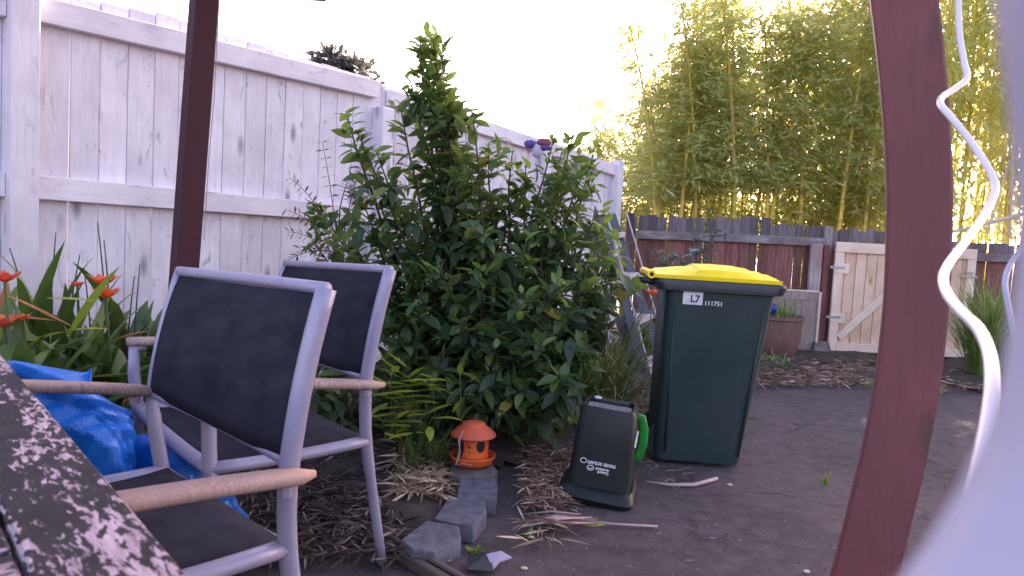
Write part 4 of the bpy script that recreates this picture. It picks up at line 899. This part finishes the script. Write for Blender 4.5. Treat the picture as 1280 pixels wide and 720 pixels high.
# ================================================================== TABLE
ZT = .72; E0, E1 = G(0, 440, ZT), G(240, 720, ZT); ed = (E1 - E0).normalized(); inw = Vector((-ed.y, ed.x, 0)); inw = inw if inw.x < 0 else -inw
inw = Vector((ed.y, -ed.x, 0)) if Vector((ed.y, -ed.x, 0)).x < 0 else inw
A = E0 - ed * .55; B = E1 + ed * .35; Lt = (B - A).length
tb = thing('outdoor_table', 'weathered slatted wooden table with black flaking paint at the lower left corner', 'table', (A.x, A.y, 0))
def tboard(p0, p1, w, name, z=ZT - .012, th=.024):
    a = Vector((p0.x - A.x, p0.y - A.y, z)); b2 = Vector((p1.x - A.x, p1.y - A.y, z)); d_ = b2 - a; sd_ = Vector((0, 0, 1)).cross(d_).normalized(); put(name, MB().board(w, th, 0, d_.length, .003, nseg=2), M['table'], tb, frame(a, d_, sd_))
TWD = .72
tboard(A + inw * .045, B + inw * .045, .088, 'edge_board'); tboard(A + inw * (TWD - .045), B + inw * (TWD - .045), .088, 'edge_board')
ns = int(Lt / .066)
for i in range(ns):
    s_ = (i + .5) * Lt / ns; tboard(A + ed * s_ + inw * .0925, A + ed * s_ + inw * (TWD - .0925), Lt / ns - .007, 'slat', ZT - .013, .022)
for s_, k in ((.06, .06), (.06, TWD - .06), (Lt - .06, .06), (Lt - .06, TWD - .06)):
    p_ = A + ed * s_ + inw * k; put('leg', MB().board(.06, .06, 0, ZT - .026, .004), M['table'], tb, T(p_.x - A.x, p_.y - A.y, 0))
for k in (.06, TWD - .06):
    a = A + ed * .1 + inw * k; b2 = A + ed * (Lt - .1) + inw * k; a = Vector((a.x - A.x, a.y - A.y, ZT - .065)); b2 = Vector((b2.x - A.x, b2.y - A.y, ZT - .065)); rail_board(a, b2, .07, .022, 'apron', M['table'], tb)

# ================================================================== TARP
tc_ = Vector((-1.13, 1.87, 0)); mb = MB(); rows = []
NA, NR = 150, 60
rc = random.Random(4); CRS = [(Vector((rc.uniform(-1, 1), rc.uniform(-1, 1), rc.uniform(-.8, .8))).normalized(), f_, a_) for f_, a_ in ((3.1, .09), (4.7, .07), (6.1, .055), (8.1, .045), (11.7, .032), (17, .02), (23, .012))]
for j in range(NR + 1):
    t = j / NR; r = []
    for i in range(NA + 1):
        a = 2 * math.pi * i / NA
        ex = 1 + .18 * math.sin(a * 2 + .6) + .10 * math.sin(a * 5) + (.18 * max(0, math.cos(a - .15)) ** 3)
        rad = .305 * t ** .8 * ex; x_, y_ = rad * math.cos(a), rad * .82 * math.sin(a)
        h_ = .57 * (1 - t ** 2.0) ** .85 * (1 - .25 * max(0, math.cos(a)))
        w_ = Vector((noise.noise(Vector((x_ * 5, y_ * 5, 1))), noise.noise(Vector((x_ * 5, y_ * 5, 9))), noise.noise(Vector((x_ * 5, y_ * 5, 17))))) * .10
        q = Vector((x_, y_, h_)) + w_; k_ = .0
        for dv_, fq, am in CRS: k_ += am * (abs(((q.dot(dv_) * fq) % 1) - .5) * 2 - .5)
        k_ *= min(1, t / .08) * (.7 + .3 * min(1, 2.5 * (1 - t))); n_ = Vector((math.cos(a) * .9, math.sin(a) * .9, .55))
        p_ = Vector((x_, y_, max(.004, h_))) + n_ * k_; p_.z = max(.003 + .002 * (i % 2), p_.z); r.append(p_)
    rows.append(r)
o = put('tarpaulin', MB().grid(rows), M['tarp'], smooth=False); o.location = tc_; tag(o, 'crumpled bright blue tarpaulin heaped behind the table and near chair', 'tarpaulin')
autosmooth(o, 16)

def catm(ps, n=5):
    out = []
    for i in range(len(ps) - 1):
        p0, p1, p2, p3 = ps[max(i - 1, 0)], ps[i], ps[i + 1], ps[min(i + 2, len(ps) - 1)]
        for k in range(n):
            t = k / n; out.append(.5 * ((2 * p1) + (p2 - p0) * t + (2 * p0 - 5 * p1 + 4 * p2 - p3) * t * t + (3 * p1 - p0 - 3 * p2 + p3) * t ** 3))
    return out + [ps[-1]]
# ================================================================== POSTS NEAR
p_ = P(233, 333, 2.42); lpz = thing('veranda_post', 'slim dark brown post standing behind the far chair at the left', 'post', (p_.x - .048, p_.y, 0), .75)
put('shaft', MB().board(.076, .076, 0, 3.2, .004, nseg=2), M['post_paint_dark'], lpz, Matrix.Rotation(-.75, 4, 'Z') @ Matrix.Rotation(.05, 4, 'Y') @ Matrix.Rotation(.75, 4, 'Z'))
p_ = P(258, 200, 2.45); tag(put('hanging_cord', MB().tube([P(277, -60, 2.44), P(268, 120, 2.44), P(261, 200, 2.44), P(255, 300, 2.44)], .0016, 5), M['cable_grey']), 'thin pale cord hanging beside the slim dark brown post', 'cord')
pts = [(1050, -420), (1092, -220), (1114, -100), (1128, 0), (1139, 100), (1146, 200), (1147, 280), (1143, 380), (1133, 470), (1117, 560), (1098, 640), (1078, 720), (1040, 850), (990, 1010)]
pc = catm([P(u, v, 1.25) for u, v in pts], 5); base = Vector((pc[-1].x, pc[-1].y, 0)); pp = thing('veranda_post', 'thick red-brown painted timber post close to the camera on the right', 'post', base)
pc = [q - base for q in pc]; pc[-1].z = min(pc[-1].z, 0); secs = []
for i, q in enumerate(pc):
    d = (pc[min(i + 1, len(pc) - 1)] - pc[max(i - 1, 0)]).normalized(); sx_ = Vector((1, -.50, 0)); sx_ = (sx_ - d * sx_.dot(d)).normalized(); sy_ = d.cross(sx_).normalized()
    if sy_.y < 0: sy_ = -sy_
    w = .0495; c_ = .004; h2 = .048
    secs.append([q + sx_ * a + sy_ * b2 for a, b2 in ((-w + c_, -h2), (w - c_, -h2), (w, -h2 + c_), (w, h2 - c_), (w - c_, h2), (-w + c_, h2), (-w, h2 - c_), (-w, -h2 + c_))])
autosmooth(put('shaft', MB().prism(secs), M['post_paint'], pp), 30)
# rafter end over the white fence
a = P(379, -6, 3.0); rf = MB().box(a.x - .10, a.x + .10, a.y - 1.9, a.y, a.z - .022, a.z + .03, .004); tag(put('rafter', rf, M['post_paint_dark']), 'dark board end poking into the top edge of the picture above the white fence', 'rafter')

# ================================================================== CABLES
cp = [(1190, -60, 1.16), (1197, -10, 1.15), (1199, 40, 1.14), (1205, 78, 1.12), (1208, 98, 1.10), (1192, 112, 1.08), (1178, 121, 1.06), (1176, 131, 1.03), (1190, 148, 1.0), (1214, 178, .97), (1232, 205, .94), (1243, 228, .92), (1242, 245, .90), (1226, 275, .86), (1206, 303, .80), (1187, 328, .75), (1179, 346, .71), (1183, 366, .67), (1200, 388, .62), (1222, 410, .57), (1236, 440, .53), (1240, 478, .49), (1236, 520, .46), (1226, 570, .43), (1212, 630, .40), (1200, 720, .38)]
P3 = [P(*q) for q in cp]
tag(put('cable', MB().tube(catm(P3), .0048, 10), M['cable'], smooth=True), 'thick pale pink-white cable winding down beside the near red post', 'cable')
tag(put('cable', MB().tube(catm([P(*q) for q in [(1300, 290, .9), (1280, 306, .9), (1262, 332, .88), (1256, 356, .86), (1261, 388, .84), (1268, 425, .82), (1273, 462, .8), (1290, 520, .78)]]), .0032, 8), M['cable_grey'], smooth=True), 'thinner grey-blue cable curving at the right edge of the picture', 'cable')

# pale cover right in front of the camera, out of focus
ol = [(1258, -160), (1266, -40), (1276, 60), (1288, 150), (1297, 240), (1296, 330), (1286, 410), (1274, 480), (1254, 550), (1222, 620), (1180, 690), (1128, 760), (1050, 860)]
mb = MB(); rows = []
for i, (u, v) in enumerate(ol):
    e = P(u, v, .085); r = []
    for k in range(9):
        a = k / 8 * 2.2; r.append(e + Vector((.028 * (1 - math.cos(min(a, 1.57))) + max(0, a - 1.57) * .07, -.022 * math.sin(min(a, 1.57)) + .03 * max(0, a - 1.57), -.0 * k)))
    rows.append(r)
mb.grid(rows); o = put('pale_cover', mb, M['sheet'], smooth=True); so = o.modifiers.new('thick', 'SOLIDIFY'); so.thickness = .003; tag(o, 'blurred pale lilac cover right in front of the camera in the lower right corner', 'cover')

# ================================================================== SMALL THINGS
# step ladder
la, lb_ = P(744, 252, 4.9), P(800, 470, 4.55); ld = thing('step_ladder', 'old grey metal step ladder leaning half hidden behind the shrub left of the bin', 'ladder', (lb_.x, lb_.y, 0))
def L_(u, v, Y): return P(u, v, Y) - ld.location
wy = Vector((.20, .30, 0))
r0, r1 = L_(752, 270, 4.8), L_(799, 442, 4.4); r1 = r1 + (r1 - r0) * .42
def flatbar(a, b2, w, t, name, mat):
    d_ = b2 - a; put(name, MB().board(w, t, 0, d_.length, .002), M[mat], ld, frame(a, d_, Vector((0, 1, 0))))
w1 = L_(823, 430, 4.6) - L_(799, 442, 4.4)
flatbar(r0, r1, .02, .055, 'rail', 'ladder'); flatbar(r0 + w1 * .5, r1 + w1, .02, .055, 'rail', 'ladder')
for q in (Vector(), w1):
    put('rail_edge', MB().tube([r0 + q + Vector((.035, -.012, .01)), r1 + q + Vector((.035, -.012, .01))], .006, 6), M['ladder_edge'], ld)
for t in (.10, .32, .54, .76):
    p_ = r0.lerp(r1, t); wd = w1 * (.5 + .5 * t); mb = MB(); a = p_ + Vector((.05, -.03, 0)); mb.prism([[a, a + Vector((-.11, .05, .0)), a + Vector((-.11, .05, -.02)), a + Vector((0, 0, -.03))], [a + wd, a + wd + Vector((-.11, .05, 0)), a + wd + Vector((-.11, .05, -.02)), a + wd + Vector((0, 0, -.03))]]); put('step', mb, M['ladder_edge'], ld)
side_pl = MB(); q0, q1, q2, q3 = L_(768, 398, 4.5), L_(783, 394, 4.5), L_(800, 442, 4.45), L_(786, 452, 4.5)
side_pl.prism([[q0, q1, q2, q3], [x_ + Vector((0, .02, 0)) for x_ in (q0, q1, q2, q3)]]); put('side_panel', side_pl, M['ladder'], ld)
side_pl = MB(); q0, q1, q2, q3 = L_(736, 300, 4.85), L_(744, 256, 4.85), L_(758, 296, 4.85), L_(772, 345, 4.8)
side_pl.prism([[q0, q1, q2, q3], [x_ + Vector((0, .02, 0)) for x_ in (q0, q1, q2, q3)]]); put('top_plate', side_pl, M['ladder'], ld)

# brick-red low kerb behind the bin & pot, panel, tub
pn0, pn1 = P(956, 445, 7.02), P(1016, 445, 7.02); zt = P(990, 363, 7.02).z
pn = thing('weathered_panel', 'weathered wooden panel with pale edges propped against the brown fence left of the gate', 'panel', (pn0.x, 7.02, 0)); W_ = pn1.x - pn0.x
for k in range(3): put('board', MB().board(W_ / 3 - .004, .02, 0, zt - .09, .002), M['panel_wood'], pn, T(W_ * (k + .5) / 3, .0, 0))
put('cross_board', MB().box(0, W_, -.012, .012, zt - .088, zt - .01, .002), M['panel_wood'], pn); put('edge_strip', MB().box(W_ - .0, W_ + .025, -.03, .02, 0, zt, .002), M['cream'], pn); put('edge_strip', MB().box(0, W_ - .002, -.018, .016, zt - .008, zt + .012, .002), M['cream'], pn)
pt_ = P(962, 440, 6.7); pt = thing('terracotta_pot', 'big dull terracotta pot with grass growing in it behind the wheelie bin', 'plant pot', (pt_.x + .01, 6.7, 0)); ph = P(980, 396, 6.5).z
mb = MB(); mb.lathe([(.15, 0), (.22, .05), (.26, ph * .5), (.27, ph * .9), (.285, ph * .92), (.285, ph), (.26, ph), (.25, ph - .04), (.001, ph - .05)], 24); autosmooth(put('pot', mb, M['terracotta'], pt), 50)
tuft('pot_grass', 'grass and weeds growing in the big terracotta pot', 'plant', (pt_.x + .02, 6.68, ph - .05), 170, .24, .012, 'tussock', 31, (.5, 1.5), (.5, 1.6), .17)
q = P(965, 388, 6.55); tag(put('blue_tub', MB().lathe([(.035, -.0), (.045, .09), (.04, .09), (.03, .01)], 14, tuple(q - Vector((0, 0, .03)))), M['blue_bit'], smooth=True), 'small blue plastic tub on the pot edge beside the wheelie bin', 'tub')
q = P(1024, 434, 7.0); tag(put('concrete_lump', MB().prism([[(q.x - .09, q.y - .08, 0), (q.x + .10, q.y - .09, 0), (q.x + .09, q.y + .05, 0), (q.x - .08, q.y + .05, 0)], [(q.x - .07, q.y - .06, .13), (q.x + .07, q.y - .05, .15), (q.x + .06, q.y + .04, .14), (q.x - .06, q.y + .04, .13)]]), M['concrete']), 'dark lump of old concrete at the foot of the gate post', 'concrete')
# cloth bundle on fence top
q = P(672, 181, 5.15); cb = thing('cloth_bundle', 'small purple and dark red cloth bundle caught on top of the white fence', 'cloth', q)
def lump(c0, r3, seed, mat, name):
    mb = MB(); rows = []
    for i in range(11):
        th_ = math.pi * i / 10; r = []
        for j in range(15):
            ph_ = 2 * math.pi * j / 14; v_ = Vector((math.sin(th_) * math.cos(ph_), math.sin(th_) * math.sin(ph_), math.cos(th_))); k_ = 1 + .35 * noise.noise(v_ * 2 + Vector((seed, 0, 0))); r.append(Vector(c0) + Vector((v_.x * r3[0], v_.y * r3[1], v_.z * r3[2])) * k_)
        rows.append(r)
    put(name, mb.grid(rows), M[mat], cb, smooth=True)
lump((-.05, 0, .0), (.05, .04, .032), 1, 'purple_cloth', 'purple_part'); lump((.045, 0, .015), (.055, .035, .03), 2, 'red_cloth', 'red_part'); lump((.055, -.01, -.02), (.045, .03, .02), 3, 'purple_cloth', 'lower_fold'); lump((.0, -.01, -.045), (.035, .03, .055), 4, 'sheet', 'pale_part')
# sticks
tag(put('stick', MB().tube([G(808, 602, .01), G(838, 606, .012), G(868, 606, .012), G(896, 598, .015)], [.004, .006, .008, .008], 7), M['stick'], smooth=True), 'pale curved stick lying on the asphalt in front of the wheelie bin', 'stick')
bl = thing('dry_leaf_bundle', 'bundle of long dry pinkish leaves lying in front of the upturned caddy', 'dead leaves', G(700, 652))
for i in range(12):
    a = G(648 + random.uniform(0, 22), 650 + random.uniform(-10, 10), .015 + random.random() * .03) - bl.location; b2 = G(735 + random.uniform(-20, 15), 648 + random.uniform(-6, 8), .02 + random.random() * .03) - bl.location
    put('dry_leaf', MB().tube([a, a.lerp(b2, .5) + Vector((0, random.uniform(-.02, .02), .01)), b2], [.004, .010, .003], 5, flat=.25), M['terracotta'] if i % 3 else M['stick'], bl, smooth=True)
put('stalk', MB().tube([G(700, 646, .02) - bl.location, G(765, 655, .015) - bl.location, G(822, 658, .01) - bl.location], [.005, .0045, .004], 6), M['stick'], bl, smooth=True)
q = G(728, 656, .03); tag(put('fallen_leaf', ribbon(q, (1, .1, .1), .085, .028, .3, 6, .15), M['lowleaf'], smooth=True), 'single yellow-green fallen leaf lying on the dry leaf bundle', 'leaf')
q = G(613, 700, .0); rg = thing('plastic_scrap', 'torn black and lilac plastic scrap lying on the asphalt beside the front block', 'scrap', q)
def fl(pts, mat, name, z=.012):
    a = [G(u, v, z + zz) - q for u, v, zz in pts]; mb = MB().prism([a, [x_ + Vector((0, 0, .004)) for x_ in a]]); put(name, mb, M[mat], rg)
fl([(583, 713, 0), (585, 694, .01), (612, 691, .025), (617, 716, .0)], 'rag_dark', 'black_piece'); fl([(608, 694, .018), (626, 690, .02), (640, 698, .0), (624, 704, .0), (616, 713, -.008)], 'rag_pale', 'lilac_piece', .02)
for k, loop in enumerate([[(362, 648), (372, 647), (390, 648), (397, 654), (394, 660), (378, 661), (362, 659), (350, 661), (341, 668), (343, 676)], [(350, 628), (341, 632), (340, 640), (346, 645), (354, 644)]]):
    tag(put('string', MB().tube(catm([G(u, v, .006) for u, v in loop]), .0022, 5), M['string'], smooth=True), ['pale string looped on the asphalt behind the near chair leg, the larger loop', 'small half loop of pale string seen left of the near chair leg'][k], 'string')
q = G(512, 572, .05); tag(put('pot_shard', MB().prism([[q + Vector((-.03, 0, -.02)), q + Vector((.03, -.01, -.02)), q + Vector((.035, .01, .01)), q + Vector((0, .0, .035))], [q + Vector((-.03, .02, -.02)), q + Vector((.03, .01, -.02)), q + Vector((.035, .03, .01)), q + Vector((0, .02, .035))]]), M['cream']), 'cream coloured shard in the straw left of the orange feeder', 'shard')
q = G(520, 588, .04); tag(put('pot_shard', MB().prism([[q + Vector((-.05, 0, -.02)), q + Vector((.04, -.01, -.02)), q + Vector((.045, .0, .01)), q + Vector((-.03, .0, .03))], [q + Vector((-.05, .03, -.02)), q + Vector((.04, .02, -.02)), q + Vector((.045, .03, .01)), q + Vector((-.03, .03, .03))]]), M['terracotta']), 'broken terracotta shard half buried in the straw by the feeder', 'shard')
